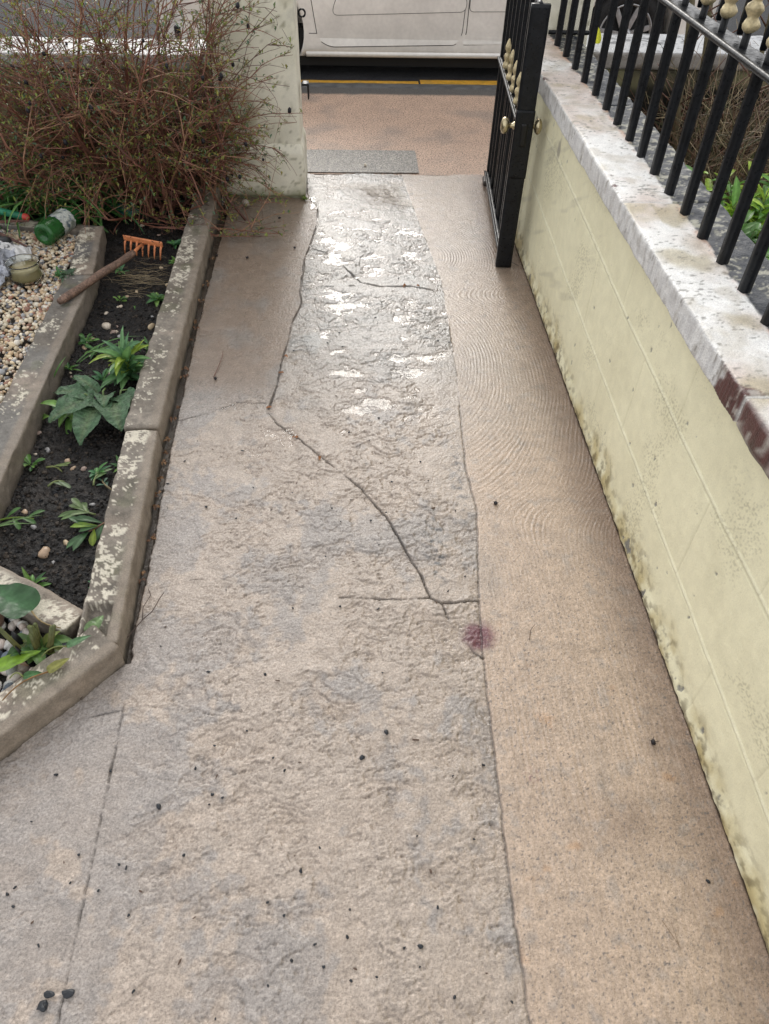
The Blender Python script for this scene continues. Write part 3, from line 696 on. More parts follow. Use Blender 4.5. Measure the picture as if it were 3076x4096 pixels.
# ------------------------------------------------------------------ edging stones
def kerb_col(seed, white=.18, whx=0.0, base=(.235, .195, .15)):
    def col(P, N):
        n = len(P); c = mixc(flat(n, base), (.12, .10, .078), sst(-.2, .4, f3(P, 9, seed, 4)) * .8)
        c = mixc(c, (.30, .235, .18), sst(.1, .5, f3(P, 5, seed + 1, 3)) * .6)
        c = mixc(c, (.10, .11, .05), sst(.2, .5, f3(P, 12, seed + 2, 3)) * .35)
        top = sst(.55, .85, N[:, 2])
        c = c * (1 + .35 * f3(P, 110, seed + 6, 2) + .25 * f3(P, 40, seed + 7, 2))[:, None]
        w = sst(white, white + .03, f3(P, 62, seed + 3, 4, .8) * 1.0 + .42 * f3(P, 6, seed + 4, 2) + whx)
        w = w * sst(-.028, -.012, P[:, 1] + .012 * f3(P, 25, seed + 8, 2))
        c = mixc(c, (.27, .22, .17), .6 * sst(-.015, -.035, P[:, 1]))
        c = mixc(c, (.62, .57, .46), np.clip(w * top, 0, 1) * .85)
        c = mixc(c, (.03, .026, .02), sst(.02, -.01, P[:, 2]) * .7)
        return c
    return col
def edging(a, b, w, zt, label, seed, white=.18, r=.02, side=0, z0=-.05, group='edging stones round the flower beds', base=(.225, .195, .16), amp=.0060, shape=None):
    """edging stone from a to b (outer edge line), w = width towards the left of a->b"""
    a = Vector((*a, 0)); b = Vector((*b, 0)); L = (b - a).length; u = (b - a) / L; nrm = Vector((-u.y, u.x, 0))
    o = empty('edging_stone', a + nrm * (w / 2)); o.rotation_euler = (0, 0, math.atan2(u.y, u.x))
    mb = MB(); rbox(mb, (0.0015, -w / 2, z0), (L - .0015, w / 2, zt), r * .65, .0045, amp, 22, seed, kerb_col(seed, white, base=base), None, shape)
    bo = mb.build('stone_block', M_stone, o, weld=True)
    tag(o, label, 'edging stone', group)
    return o
def near_end(P):     # broken, hollowed end of the long kerb
    P = P.copy(); k = sst(.125, .110, P[:, 0]) * sst(-.052, -.044, P[:, 1] * -1 - .0 * 1 + 0) * 1
    inn = sst(.131, .125, P[:, 0] + .004 * n3(P, 22, 9)) * sst(.034, .026, np.abs(P[:, 1] - .010)) * (P[:, 2] > .05)
    P[:, 2] -= .026 * inn; return P
edging((-.575, 1.058), (-.618, 1.885), .105, .078, 'long flaking white-topped edging stone beside the path, with a broken near end', 601, .10, .014, shape=near_end)
edging((-.618, 1.892), (-.645, 3.83), .115, .080, 'long mossy edging stone beside the path, running up to the gate pillar', 611, .24, .016)
edging((-1.062, 2.905), (-1.122, 3.36), .105, .082, 'far short edging stone between the gravel and the soil, below the bottle', 621, .17, .010, base=(.14, .13, .12))
edging((-1.035, 1.50), (-1.062, 2.90), .115, .080, 'long dark edging stone between the gravel and the soil, under the rake handle', 631, .34, .010, base=(.15, .14, .125))
edging((-1.125, 3.365), (-1.9, 3.50), .07, .075, 'edging stone across the top of the gravel, partly under the green bottle', 641, .15, .010, base=(.14, .13, .12))
edging((-.672, 1.158), (-1.12, 1.428), .078, .080, 'white-flaked edging stone slanting across the corner of the soil bed', 651, .02, .010)
edging((-.80, .795), (-.568, 1.050), .105, .078, 'near slanting edging stone at the path corner with dead leaves on top', 661, .16, .012)
edging((-1.35, .19), (-.803, .792), .108, .074, 'nearest edging stone, mossy and chipped, running out of the left of the picture', 671, .12, .014)
# ================================================================== RAILINGS
IRON = (.014, .015, .017)
def fin_prof(h, r):
    k = [(.30, 0), (.55, .02), (.85, .07), (1.0, .14), (.80, .22), (.55, .28), (.70, .33), (1.0, .42), (.85, .50), (.50, .55),
         (.62, .60), (.88, .68), (.80, .78), (.55, .86), (.36, .93), (.12, 1.0)]
    return [(a * r, b * h) for a, b in k]
def railing():
    y0 = 2.4
    o = empty('iron_railing', (.93, y0, Z_COP)); tag(o, 'black wrought iron railing with gold twisted finials standing on the wall coping', 'railing')
    feet = [3.71, 3.535, 3.36, 3.19, 3.02, 2.855, 2.70, 2.552, 2.407, 2.264, 2.122, 1.980, 1.838, 1.697, 1.557, 1.417, 1.275, 1.13]
    for i, y in enumerate(feet):
        mb = MB(); lean = random.uniform(-.004, .004)
        rbox(mb, (-.0112, -.0112, -.02), (.0112, .0112, .40), .003, .016, .0013, 30, 700 + i, IRON,
             Matrix.Translation((random.uniform(-.002, .002), y - y0, 0)) @ Matrix.Rotation(rad(20 + random.uniform(-5, 5)), 4, 'Z') @ Matrix.Rotation(lean, 4, 'X'))
        mb.build('bar', M_iron, o, weld=True)
    for y in [f + .075 for f in feet[6:-2]]:
        mb = MB(); rbox(mb, (-.007, -.007, .41), (.007, .007, .95), .003, .03, .001, 30, int(y * 100), IRON, Matrix.Translation((.028, y - y0, 0)))
        mb.build('upper_bar', M_iron, o, weld=True)
    mb = MB()
    rbox(mb, (-.024, 1.0 - y0, .390), (.040, 3.93 - y0, .402), .004, .012, .0012, 30, 750, IRON); mb.build('rail', M_iron, o, weld=True)
    mb = MB(); pts = [(-.024, y - y0, .399) for y in np.arange(1.0, 3.93, .02)]
    tube(mb, pts, .0085, sides=8, col=IRON); mb.build('rail_edge', M_iron, o)
    for i, y in enumerate(feet[4:]):
        mb = MB(); T = Matrix.Translation((.012, y - y0, .402)); lathe(mb, [(.010, 0), (.010, .030), (.0, .031)], 8, IRON, T)
        s = mb.build('finial_stem', M_iron, o)
        mb = MB(); T = Matrix.Translation((.012, y - y0, .430)); lathe(mb, fin_prof(.115, .0205), 16, (1, 1, 1), T, lobes=3, lob=.16, twist=70)
        mb.build('finial', M_gold, o)
    mb = MB(); rbox(mb, (0, -.008, .004), (.20, .008, .022), .003, .02, .001, 20, 8, IRON, Matrix.Translation((-.01, 3.88 - y0, 0)))
    mb.build('foot_rail', M_iron, o, weld=True)
railing()
# ================================================================== GATE
def gate():
    A = np.array((.702, 3.13)); B = np.array((.768, 4.08)); d = B - A; L = np.linalg.norm(d); ang = math.atan2(d[1], d[0])
    o = empty('garden_gate', (*A, 0), ang)
    tag(o, 'black wrought iron garden gate swung open towards the wall, with brass knobs', 'gate')
    mb = MB(); rbox(mb, (-.012, -.036, .004), (.020, .036, 1.008), .004, .012, .0012, 25, 760, IRON); mb.build('stile', M_iron, o, weld=True)
    mb = MB(); rbox(mb, (L - .02, -.018, .06), (L + .016, .018, 1.30), .004, .02, .0012, 25, 761, IRON); mb.build('stile', M_iron, o, weld=True)
    for z in (.062, .600):
        mb = MB(); rbox(mb, (.020, -.020, z), (L - .02, .026, z + .012), .003, .014, .0012, 25, 762, IRON)
        mb.build('rail', M_iron, o, weld=True)
        mb = MB(); pts = [(u, .028, z + .010) for u in np.linspace(.02, L - .02, 30)]; tube(mb, pts, .0065, sides=6, col=IRON)
        mb.build('rail_edge', M_iron, o)
    mb = MB(); pts = [(u, 0, 1.0 + .26 * sst(0, 1, u / L)) for u in np.linspace(-.005, L, 24)]; tube(mb, pts, .011, sides=8, col=IRON); mb.build('top_rail', M_iron, o)
    us = np.linspace(.085, L - .085, 7)
    for i, u in enumerate(us):
        mb = MB(); rbox(mb, (-.012, -.012, .05), (.012, .012, 1.0 + .26 * float(sst(0, 1, u / L))), .003, .02, .001, 25, 770 + i, IRON, Matrix.Translation((u, 0, 0)))
        mb.build('bar', M_iron, o, weld=True)
    for i, u in enumerate([.045, .205, .37, .54, .72]):
        mb = MB(); rbox(mb, (-.011, -.011, .074), (.011, .011, .60), .003, .03, .001, 25, 780 + i, IRON, Matrix.Translation((u, .004, 0)))
        mb.build('short_bar', M_iron, o, weld=True)
        mb = MB(); T = Matrix.Translation((u, .010, .612)); lathe(mb, fin_prof(.125, .0165), 14, (1, 1, 1), T, lobes=3, lob=.16, twist=70)
        mb.build('finial', M_gold, o)
    # lock box, keyhole slot, knobs
    mb = MB(); rbox(mb, (-.016, -.0375, .40), (-.0125, .0375, .66), .0014, .01, .0009, 30, 790, (.012, .010, .010)); mb.build('lock_plate', M_iron, o, weld=True)
    mb = MB(); rbox(mb, (-.0185, -.016, .525), (-.0165, .010, .612), .0008, .01, 0, 30, 791, (.002, .002, .002)); mb.build('latch_slot', M_rust, o, weld=True)
    for s in (1, -1):
        mb = MB(); T = Matrix.Translation((.004, s * .034, .598)) @ Matrix.Rotation(-s * rad(90), 4, 'X')
        prof = [(.0, .0), (.015, .0), (.015, .004), (.009, .010), (.009, .020), (.012, .024), (.024, .029), (.030, .036), (.031, .044), (.026, .051), (.014, .056), (.0, .0575)] if s > 0 else \
               [(.0, .0), (.013, .0), (.013, .003), (.009, .007), (.009, .009), (.022, .013), (.029, .020), (.030, .027), (.025, .034), (.013, .039), (.0, .0405)]
        lathe(mb, prof, 24, (1, 1, 1), T); k = mb.build('door_knob', M_brass, o)
    for hz in (.14, 1.1):
        mb = MB(); tube(mb, [(L + .01, 0, hz), (L + .05, -.02, hz)], .011, sides=8, col=IRON); mb.build('hinge', M_iron, o)
    mb = MB(); rbox(mb, (L - .06, .012, .006), (L + .02, .034, .035), .006, .01, .005, 40, 793, (.05, .04, .035)); mb.build('gate_stop', M_rust, o, weld=True)
gate()
def latch_keep():
    o = empty('gate_latch', (-.216, 3.99, .235)); tag(o, 'dark metal gate latch bracket sticking out of the left gate pillar', 'latch')
    mb = MB(); rbox(mb, (0, -.03, .0), (.030, .03, .010), .003, .008, .001, 30, 3, IRON); rbox(mb, (.026, -.028, -.06), (.034, .028, .010), .003, .008, .001, 30, 4, IRON)
    o.location.z = .50
    mb.build('bracket', M_iron, o, weld=True)
    o2 = empty('gate_ring', (-.216, 3.95, .80)); tag(o2, 'small dark iron ring eye fixed high on the left gate pillar', 'ring')
    mb = MB(); a = np.linspace(0, 2 * np.pi, 20); tube(mb, np.stack([.018 + .015 * np.cos(a), a * 0, .015 * np.sin(a)], 1), .0045, sides=6, col=IRON); mb.build('iron_ring', M_iron, o2)
latch_keep()
# ================================================================== CAR
M_car = mat('dirty_silver_paint', (.82, .79, .745), .34, metal=.15, noise=[(5, .07), (1.5, .10), (40, .04)], coat=.6, coat_rough=.08, bump=[(400, .0002)])
M_carglass = mat('dark_car_glass', (.02, .025, .03), .05, spec=.8)
M_tyre = mat('black_rubber', (.016, .016, .017), .7, noise=(60, .3))
M_rim = mat('grey_alloy', (.42, .42, .43), .35, metal=.7, noise=(20, .2))
M_dark = mat('dark_gap', (.012, .012, .013), .6)
def car():
    Y0 = 6.15; XC = .70; ZR = -.055
    o = empty('parked_car', (XC, Y0 + .83, ZR)); tag(o, 'dirty silver-grey hatchback parked at the kerb beyond the garden gate', 'car')
    off = np.array(o.location[:])
    def zt(x): return np.interp(x, [-1.38, -1.34, -1.2, -.75, -.25, .05, .45, .9, 1.7, 2.3, 2.55, 2.68, 2.74], [.62, .74, .84, .94, 1.00, 1.16, 1.38, 1.46, 1.46, 1.40, 1.15, .95, .60])
    def inset(x): return .28 * (sst(-.95, -1.38, x)) ** 2 + .22 * sst(2.4, 2.74, x) ** 2
    def yo(z): return np.interp(z, [.10, .16, .20, .26, .45, .60, .80, .95], [.075, .018, .010, .018, .0, -.012, .0, .045])
    xs = np.unique(np.concatenate([np.linspace(-1.38, 2.74, 100)]))
    rings = []
    for x in xs:
        top = float(zt(x)); g = float(sst(1.0, 1.35, top)); belt = min(.86, top - .05); ins = float(inset(x))
        zz = [.135, .165, .19, .22, .30, .40, .50, .60, .70, .80]
        zz = [z for z in zz if z < belt - .02]; zz += [belt - .01 * k for k in range(10 - len(zz))]
        zz = sorted(zz) + [belt]
        pr = [(Y0 + ins + float(yo(z)), z) for z in zz]
        pr += [(Y0 + ins + .05 + .02 * (1 - g), belt + .012), (Y0 + ins + .10 + .09 * g, belt + (top - belt) * .65), (Y0 + ins + .17 + .10 * g, top - .035 * g - .012), (Y0 + ins + .30 + .06 * g, top - .004), (Y0 + .60, top + .012), (Y0 + .83, top + .016)]
        pr2 = [(2 * (Y0 + .83) - y, z) for y, z in pr[:-1]][::-1]
        rings.append([(x, y, z + ZR) for y, z in pr + pr2])
    R = np.array(rings); nr = R.shape[1]; n = len(xs)
    V = R.reshape(-1, 3) - off
    body, glass = [], []
    for i in range(n - 1):
        for j in range(nr - 1):
            q = (i * nr + j, (i + 1) * nr + j, (i + 1) * nr + j + 1, i * nr + j + 1)
            xm = (xs[i] + xs[i + 1]) / 2; half = j if j < nr // 2 else nr - 2 - j
            win = half in (11, 12) and .12 < xm < 2.42 and not (1.02 < xm < 1.10) and zt(xm) > 1.18
            ws = half >= 13 and (-.12 < xm < .47 or 2.36 < xm < 2.60)
            (glass if (win or ws) else body).append(q)
        body.append((i * nr, i * nr + nr - 1, (i + 1) * nr + nr - 1, (i + 1) * nr))
    body.append(tuple(range(nr))); body.append(tuple((n - 1) * nr + j for j in range(nr))[::-1])
    def mk(name, faces, m):
        me = bpy.data.meshes.new(name); me.from_pydata(V.tolist(), [], [f[::-1] for f in faces])
        bm = bmesh.new(); bm.from_mesh(me); bmesh.ops.delete(bm, geom=[v for v in bm.verts if not v.link_faces], context='VERTS')
        bmesh.ops.recalc_face_normals(bm, faces=bm.faces); bm.to_mesh(me); bm.free()
        return link(name, me, m, o)
    bo = mk('body', body + glass, M_car)
    # wheel wells cut through the shell
    bpy.context.view_layer.update()
    WX = (-.635, 2.035)
    for wx in WX:
        bm = bmesh.new(); bmesh.ops.create_cone(bm, cap_ends=True, segments=48, radius1=.335, radius2=.335, depth=.30)
        bmesh.ops.rotate(bm, verts=bm.verts, matrix=Matrix.Rotation(rad(90), 3, 'X'))
        bmesh.ops.translate(bm, verts=bm.verts, vec=(wx - off[0], Y0 + .10 - off[1], .295))
        cm = bpy.data.meshes.new('cut'); bm.to_mesh(cm); bm.free(); co = bpy.data.objects.new('cut', cm); COL.objects.link(co); co.location = off
        co.location = (0, 0, 0); co.parent = o
        bpy.context.view_layer.update()
        md = bo.modifiers.new('b', 'BOOLEAN'); md.operation = 'DIFFERENCE'; md.object = co; md.solver = 'EXACT'
        dg = bpy.context.evaluated_depsgraph_get(); nm = bpy.data.meshes.new_from_object(bo.evaluated_get(dg)); bo.modifiers.clear(); bo.data = nm; nm.name = 'body'
        bpy.data.objects.remove(co)
    bo.data.materials.clear(); bo.data.materials.append(M_car)
    # glass laid just proud of the shell
    gV = V.copy(); c = np.array([0, 0, .8]); 
    dirv = gV - c * 1; dirv[:, 0] *= .0; gV2 = gV + .004 * dirv / np.maximum(np.linalg.norm(dirv, axis=1), 1e-6)[:, None]
    def mk2(name, faces):
        me = bpy.data.meshes.new(name); me.from_pydata(gV2.tolist(), [], faces)
        bm = bmesh.new(); bm.from_mesh(me); bmesh.ops.delete(bm, geom=[v for v in bm.verts if not v.link_faces], context='VERTS'); bm.to_mesh(me); bm.free()
        link(name, me, M_carglass, o)
    mk2('window', glass)
    # side patches that follow the flank: door, gap round it, moulding, sill
    def flank(name, outline, lift, m, nx=60, nz=24):
        x0, x1 = min(p[0] for p in outline), max(p[0] for p in outline); z0, z1 = min(p[1] for p in outline), max(p[1] for p in outline)
        bm = bmesh.new(); vs = [bm.verts.new((x, 0, z)) for x, z in outline]; bm.faces.new(vs)
        for z in np.arange(z0 + .02, z1, .03): bmesh.ops.bisect_plane(bm, geom=list(bm.verts) + list(bm.edges) + list(bm.faces), plane_co=(0, 0, z), plane_no=(0, 0, 1))
        bmesh.ops.triangulate(bm, faces=bm.faces)
        for v in bm.verts:
            x, z = v.co.x, v.co.z; y = Y0 + float(yo(z)) - lift
            v.co = Vector((x, y, z + ZR)) - Vector(off)
        bmesh.ops.recalc_face_normals(bm, faces=bm.faces)
        me = bpy.data.meshes.new(name); bm.to_mesh(me); bm.free(); me.update()
        if sum(p.normal.y for p in me.polygons) > 0: me.flip_normals()
        return link(name, me, m, o, smooth=False)
    def rounded(pts, r=.05, k=5):
        out = []; n = len(pts)
        for i in range(n):
            p = Vector(pts[i]); a = Vector(pts[i - 1]) - p; b = Vector(pts[(i + 1) % n]) - p
            ra = min(r, a.length * .45, b.length * .45); pa = p + a.normalized() * ra; pb = p + b.normalized() * ra
            for t in range(k + 1):
                s = t / k; out.append(tuple((1 - s) ** 2 * pa + 2 * s * (1 - s) * p + s * s * pb))
        return out
    def grow(pts, d):
        c = Vector((sum(p[0] for p in pts) / len(pts), sum(p[1] for p in pts) / len(pts))); out = []
        n = len(pts)
        for i in range(n):
            a = Vector(pts[i - 1]); b = Vector(pts[(i + 1) % n]); t = (b - a).normalized(); nrm = Vector((t.y, -t.x))
            p = Vector(pts[i]); 
            if nrm.dot(p - c) < 0: nrm = -nrm
            out.append(tuple(p + nrm * d))
        return out
    D1 = rounded([(-.20, .245), (-.115, .205), (.80, .228), (.835, .29), (.855, .90), (-.30, .90)], .075)
    D2 = rounded([(.87, .29), (.835, .230), (1.58, .245), (1.75, .55), (1.85, .90), (.872, .90)], .05)
    flank('door_gap', grow(D1, .005), .0016, M_dark); d1 = flank('door', D1, .0045, M_car)
    flank('door_gap', grow(D2, .005), .0010, M_dark); flank('door', D2, .0045, M_car)
    m1 = rounded([(-.10, .40), (.845, .435), (.85, .52), (-.06, .52)], .05)
    for pp in (m1, rounded([(.875, .437), (1.63, .45), (1.66, .54), (.875, .53)], .03)):
        flank('moulding_gap', grow(pp, .0035), .0058, M_dark); flank('door_moulding', pp, .0085, M_car)
    flank('wing_seam', [(-.265, .283), (-.195, .283), (-.195, .287), (-.265, .287)], .004, M_dark)
    mb = MB(); tube(mb, np.array([(-.29, Y0 + .03, .155 + ZR), (.5, Y0 + .028, .157 + ZR), (1.70, Y0 + .03, .165 + ZR)]) - off, .022, sides=8, col=(.3, .3, .3)); mb.build('sill', M_car, o)
    mb = MB(); rbox(mb, (-1.25, Y0 + .10, .13 + ZR), (2.6, Y0 + 1.56, .30 + ZR), .03, .3, col=(.01, .01, .01)); mb.v = [v - off for v in mb.v]; mb.build('underbody', M_dark, o)
    mb = MB(); rbox(mb, (-1.15, Y0 + .10, .05 + ZR), (2.5, Y0 + 1.45, .15 + ZR), .03, .3, col=(.01, .01, .01)); mb.v = [v - off for v in mb.v]; mb.build('under_car_blocker', M_dark, o)  # added low box that keeps light off the road under the car
    for wx in WX:
        for side in (0, 1):
            yy = (Y0 + .135) if side == 0 else (Y0 + 1.66 - .135); s = 1 if side == 0 else -1
            T = Matrix.Translation((wx - off[0], yy - off[1], .295)) @ Matrix.Rotation(rad(90) * s, 4, 'X')
            mb = MB(); lathe(mb, [(.12, -.08), (.27, -.09), (.293, -.06), (.295, 0), (.293, .06), (.27, .09), (.20, .092), (.19, .06), (.0, .055)], 48, (1, 1, 1), T)
            w = mb.build('wheel', M_tyre, o)
            mb = MB()
            lathe(mb, [(.200, .06), (.203, .090), (.188, .092), (.182, .070)], 48, (1, 1, 1), T)
            for k in range(7):
                a = k * 2 * math.pi / 7 + .3
                rbox(mb, (.03, -.019, .066), (.19, .019, .086), .006, .03, col=(1, 1, 1), T=T @ Matrix.Rotation(a, 4, 'Z'))
            lathe(mb, [(.05, .06), (.05, .088), (.03, .092), (0, .092)], 20, (1, 1, 1), T)
            mb.build('rim', M_rim, w)
car()
# ================================================================== SHRUB
def shrub():
    o = empty('bare_shrub', (-.95, 3.72, 0)); tag(o, 'large twiggy shrub with sparse new leaves and dark seed pods beside the gate pillar', 'shrub')
    rg = np.random.default_rng(11)
    stems, twigs, lv, pods = MB(), MB(), MB(), MB()
    tips = []
    def curve(p, d, L, n, droop, jit, xm=-.235):
        pts = [p.copy()]; d = d / np.linalg.norm(d)
        for i in range(n):
            d = d + np.array([0, 0, -droop / n]) + rg.normal(0, jit, 3); d /= np.linalg.norm(d); p = p + d * L / n
            if p[2] < .03: p[2] = .03; d[2] = abs(d[2]) * .3
            if p[1] > 3.93 and p[2] < .70: p[1] = 3.93; d[1] = -abs(d[1]) * .3      # kept off the wall behind
            if p[1] > 3.84 and -.66 < p[0] < -.20: p[1] = 3.84; d[1] = -abs(d[1])  # and off the pillar
            if p[1] < 3.36: p[1] = 3.36; d[1] = abs(d[1]) * .3
            if p[0] > xm: p[0] = xm; d[0] = -abs(d[0]) * .2; d[2] += .3
            pts.append(p.copy())
        return np.array(pts)
    BR = [(.20, .08, .05), (.26, .115, .075), (.12, .05, .035), (.32, .17, .10)]
    GR = [(.20, .26, .05), (.22, .24, .06), (.10, .15, .05), (.30, .28, .07), (.09, .16, .09)]
    def addleaves(pts, every):
        for i in range(1, len(pts)):
            if rg.random() < every:
                for k in range(rg.integers(1, 4)):
                    p = pts[i] + (pts[i - 1] - pts[i]) * rg.random()
                    leaf(lv, p, rg.uniform(0, 6.28), rg.uniform(.0, 1.2), rg.uniform(.013, .028), rg.uniform(.006, .012), .5, .3, GR[rg.integers(0, 5)], n=2)
    ns = 118
    for s in range(ns):
        b = np.array([(-.98 if s < 80 else -1.38) + rg.normal(0, .16), 3.72 + rg.normal(0, .06), .0])
        az = rg.uniform(0, 2 * math.pi); til = abs(rg.normal(.0, .55)) + .12
        dx, dy = math.cos(az), math.sin(az)
        d = np.array([dx * math.sin(til) * 1.15, dy * math.sin(til) * .75 - .06, math.cos(til)])
        L = rg.uniform(.55, 1.15); pts = curve(b, d, L, 9, rg.uniform(.05, .75) * til, .06, rg.uniform(-.66, -.42))
        c = BR[rg.integers(0, 4)]; tube(stems, pts, rg.uniform(.004, .0085) * (1.5 if s % 6 == 0 else 1), .0018, 5, np.array(c) * .8, c, cap=False)
        nb = rg.integers(8, 14)
        for k in range(nb):
            i = rg.integers(2, 9); p = pts[i] + (pts[min(i + 1, 9)] - pts[i]) * rg.random()
            dd = pts[min(i + 1, 9)] - pts[i - 1]; dd /= np.linalg.norm(dd)
            r = rg.normal(0, 1, 3); r[2] *= .7; out = np.array([p[0] - b[0], (p[1] - b[1]), 0]); out /= (np.linalg.norm(out) + .05)
            d2 = dd * .6 + r * .42 + out * .55; L2 = rg.uniform(.12, .38)
            t1 = curve(p, d2, L2, 6, rg.uniform(.0, .8), .10, rg.uniform(-.60, -.30) if rg.random() < .6 else -.24); c2 = BR[rg.integers(0, 4)]
            tube(twigs, t1, rg.uniform(.0018, .0032), .0010, 3, c2, None, cap=False); addleaves(t1, .26); tips.append(t1[-1])
            for m in range(rg.integers(1, 5)):
                i2 = rg.integers(1, 6); d3 = (t1[i2] - t1[i2 - 1]); d3 = d3 / np.linalg.norm(d3) + rg.normal(0, .55, 3)
                t2 = curve(t1[i2], d3, rg.uniform(.04, .16), 4, .3, .12, -.30)
                tube(twigs, t2, .0013, .0008, 3, BR[rg.integers(0, 4)], None, cap=False); addleaves(t2, .34); tips.append(t2[-1])
    # long arching sprays that reach over the pillar and towards the camera
    for (ex, ez, sp) in [(-.30, .86, .05), (-.24, .70, .2), (-.32, .62, .25), (-.20, .47, .35), (-.36, .42, .3), (-.30, .30, .4), (-.40, .18, .5), (-.33, .10, .6), (-.55, .05, .7), (-.28, .75, .1),
                         (-.45, .52, .2), (-.38, .36, .3), (-.42, .92, .1), (-.5, .12, .6), (-.70, .06, .7)]:
        b = np.array([-.86, 3.70, .15]); e = np.array([ex, 3.66 + rg.uniform(-.06, .12), ez]); mid = (b + e) / 2 + np.array([-.06, -.05, .10 + .25 * sp])
        ts = np.linspace(0, 1, 12)[:, None]; pts = (1 - ts) ** 2 * b + 2 * ts * (1 - ts) * mid + ts ** 2 * e + rg.normal(0, .004, (12, 3))
        c = BR[rg.integers(0, 4)]; tube(stems, pts, .0038, .0012, 4, c, None, cap=False); addleaves(pts, .5); tips.append(pts[-1])
        for k in range(9):
            i = rg.integers(5, 11); dd = pts[i + 1 if i < 11 else 11] - pts[i - 1]; dd /= np.linalg.norm(dd); t1 = curve(pts[i], dd + rg.normal(0, .35, 3), rg.uniform(.06, .22), 5, .3, .09)
            tube(twigs, t1, .0015, .0009, 3, c, None, cap=False); addleaves(t1, .35)
            tips.append(t1[-1])
    for k in range(20):      # low, forward-drooping sprays
        b = np.array([-.95 + rg.uniform(-.4, .25), 3.66, .25]); e = b + np.array([rg.uniform(-.25, .25), rg.uniform(-.45, -.12), rg.uniform(-.20, -.10)]); mid = (b + e) / 2 + np.array([0, 0, .18])
        ts = np.linspace(0, 1, 10)[:, None]; pts = (1 - ts) ** 2 * b + 2 * ts * (1 - ts) * mid + ts ** 2 * e + rg.normal(0, .004, (10, 3))
        c = BR[rg.integers(0, 4)]; tube(twigs, pts, .0022, .0010, 4, c, None, cap=False); addleaves(pts, .5)
        for q in range(4):
            i = rg.integers(3, 9); dd = pts[i + 1] - pts[i - 1]; dd /= np.linalg.norm(dd); t1 = curve(pts[i], dd + rg.normal(0, .5, 3), rg.uniform(.06, .2), 5, .4, .1)
            tube(twigs, t1, .0013, .0008, 3, c, None, cap=False); addleaves(t1, .35)
    tips = np.array(tips); rg.shuffle(tips); k = 0
    for p in tips:
        if k > 90: break
        if p[2] < .15: continue
        k += 1; s = rg.uniform(.006, .010)
        v = pebble_v(int(k), s, s, s * 1.5, .25, True) + p - np.array(o.location[:]); MB().add(v, ICO1_F, (.012, .011, .016)).build('seed_pod', M_debris, o)
    for m_, nm, mt in ((stems, 'stems', M_twig), (twigs, 'twigs', M_twig), (lv, 'leaves', M_leaf)):
        m_.v = [v - np.array(o.location[:]) for v in m_.v]; m_.build(nm, mt, o)
shrub()
def strap_clump(x, y, n, L, label, seed, cols=((.08, .19, .05), (.12, .26, .07), (.05, .14, .05)), wid=.018, z=.0):
    o = empty('strap_leaf_plant', (x, y, z)); tag(o, label, 'plant', 'strap-leaved bulb clumps under the shrub'); mb = MB(); rg = random.Random(seed)
    for i in range(n):
        a = rg.uniform(0, 6.28); leaf(mb, (rg.gauss(0, .03), rg.gauss(0, .03), 0), a, rg.uniform(.7, 1.5), L * rg.uniform(.6, 1.15), wid * rg.uniform(.7, 1.2), rg.uniform(1.0, 2.6), .3, rg.choice(cols), n=9, shape='strap')
    mb.build('leaves', M_leaf, o); return o
for i, (x, y, n, L, lb) in enumerate([(-1.60, 3.62, 56, .44, 'leftmost clump of green strap leaves under the shrub, beside the grey pot'), (-1.40, 3.58, 56, .42, 'clump of green strap leaves behind the green bottle'),
        (-1.20, 3.64, 40, .36, 'clump of green strap leaves right of the green bottle, behind the teal scrap'), (-1.50, 3.85, 30, .36, 'clump of strap leaves against the front wall, hidden deep under the twigs'),
        (-1.08, 3.86, 18, .26, 'smallest clump of strap leaves, at the foot of the shrub stems')]):
    strap_clump(x, y, n, L, lb, 40 + i)
# ================================================================== GRAVEL
def gravel(name, label, pts_fn, n, seed, cols, smin, smax, zf, low=True):
    mb = MB(); rg = random.Random(seed); V0 = ICO1_V if low else ICO_V; F0 = ICO1_F if low else ICO_F
    base = [pebble_v(k, 1, rg.uniform(.65, .95), rg.uniform(.5, .75), .20, low) for k in range(24)]
    for i in range(n):
        x, y = pts_fn(rg); s = rg.uniform(smin, smax) * (1.5 if rg.random() < .04 else 1)
        M = np.array(Matrix.Rotation(rg.uniform(0, 6.28), 3, 'Z') @ Matrix.Rotation(rg.gauss(0, .45), 3, 'X') @ Matrix.Rotation(rg.gauss(0, .45), 3, 'Y'))
        v = (base[rg.randrange(24)] * s) @ M.T + np.array((x, y, zf(x, y) + rg.uniform(-.004, .006)))
        c = np.array(rg.choice(cols)) * rg.uniform(.75, 1.2); mb.add(v, F0, c)
    o = mb.build(name, M_pebble); tag(o, label, 'gravel', kind='stuff'); return o
GC = [(.62, .50, .33), (.66, .55, .40), (.55, .40, .24), (.70, .64, .52), (.60, .46, .34), (.48, .34, .22), (.72, .66, .56), (.55, .46, .32), (.30, .15, .10), (.14, .14, .15), (.40, .40, .40), (.68, .60, .45)]
def lx(y): return np.interp(y, [1.3, 2.9, 3.4], [-1.150, -1.180, -1.235])
def gp(rg):
    while True:
        y = 1.35 + 2.03 * rg.random() ** .75; x = rg.uniform(-1.75, lx(y) - .006)
        if y > 3.36 + .15 * (-1.15 - x): continue
        return x, y
sheet('gravel_bed_base', -2.4, -1.17, 1.2, 3.42, .030, M_soil, .012, lambda x, y, z: flat(len(x), (.06, .048, .036)), lambda X, Y: .006 * f2(X * 30, Y * 30, 55, 3))
gravel('gravel', 'cream and tan wet gravel filling the bed left of the dark edging stones', gp, 6500, 3, GC, .0068, .0125, lambda x, y: .047)
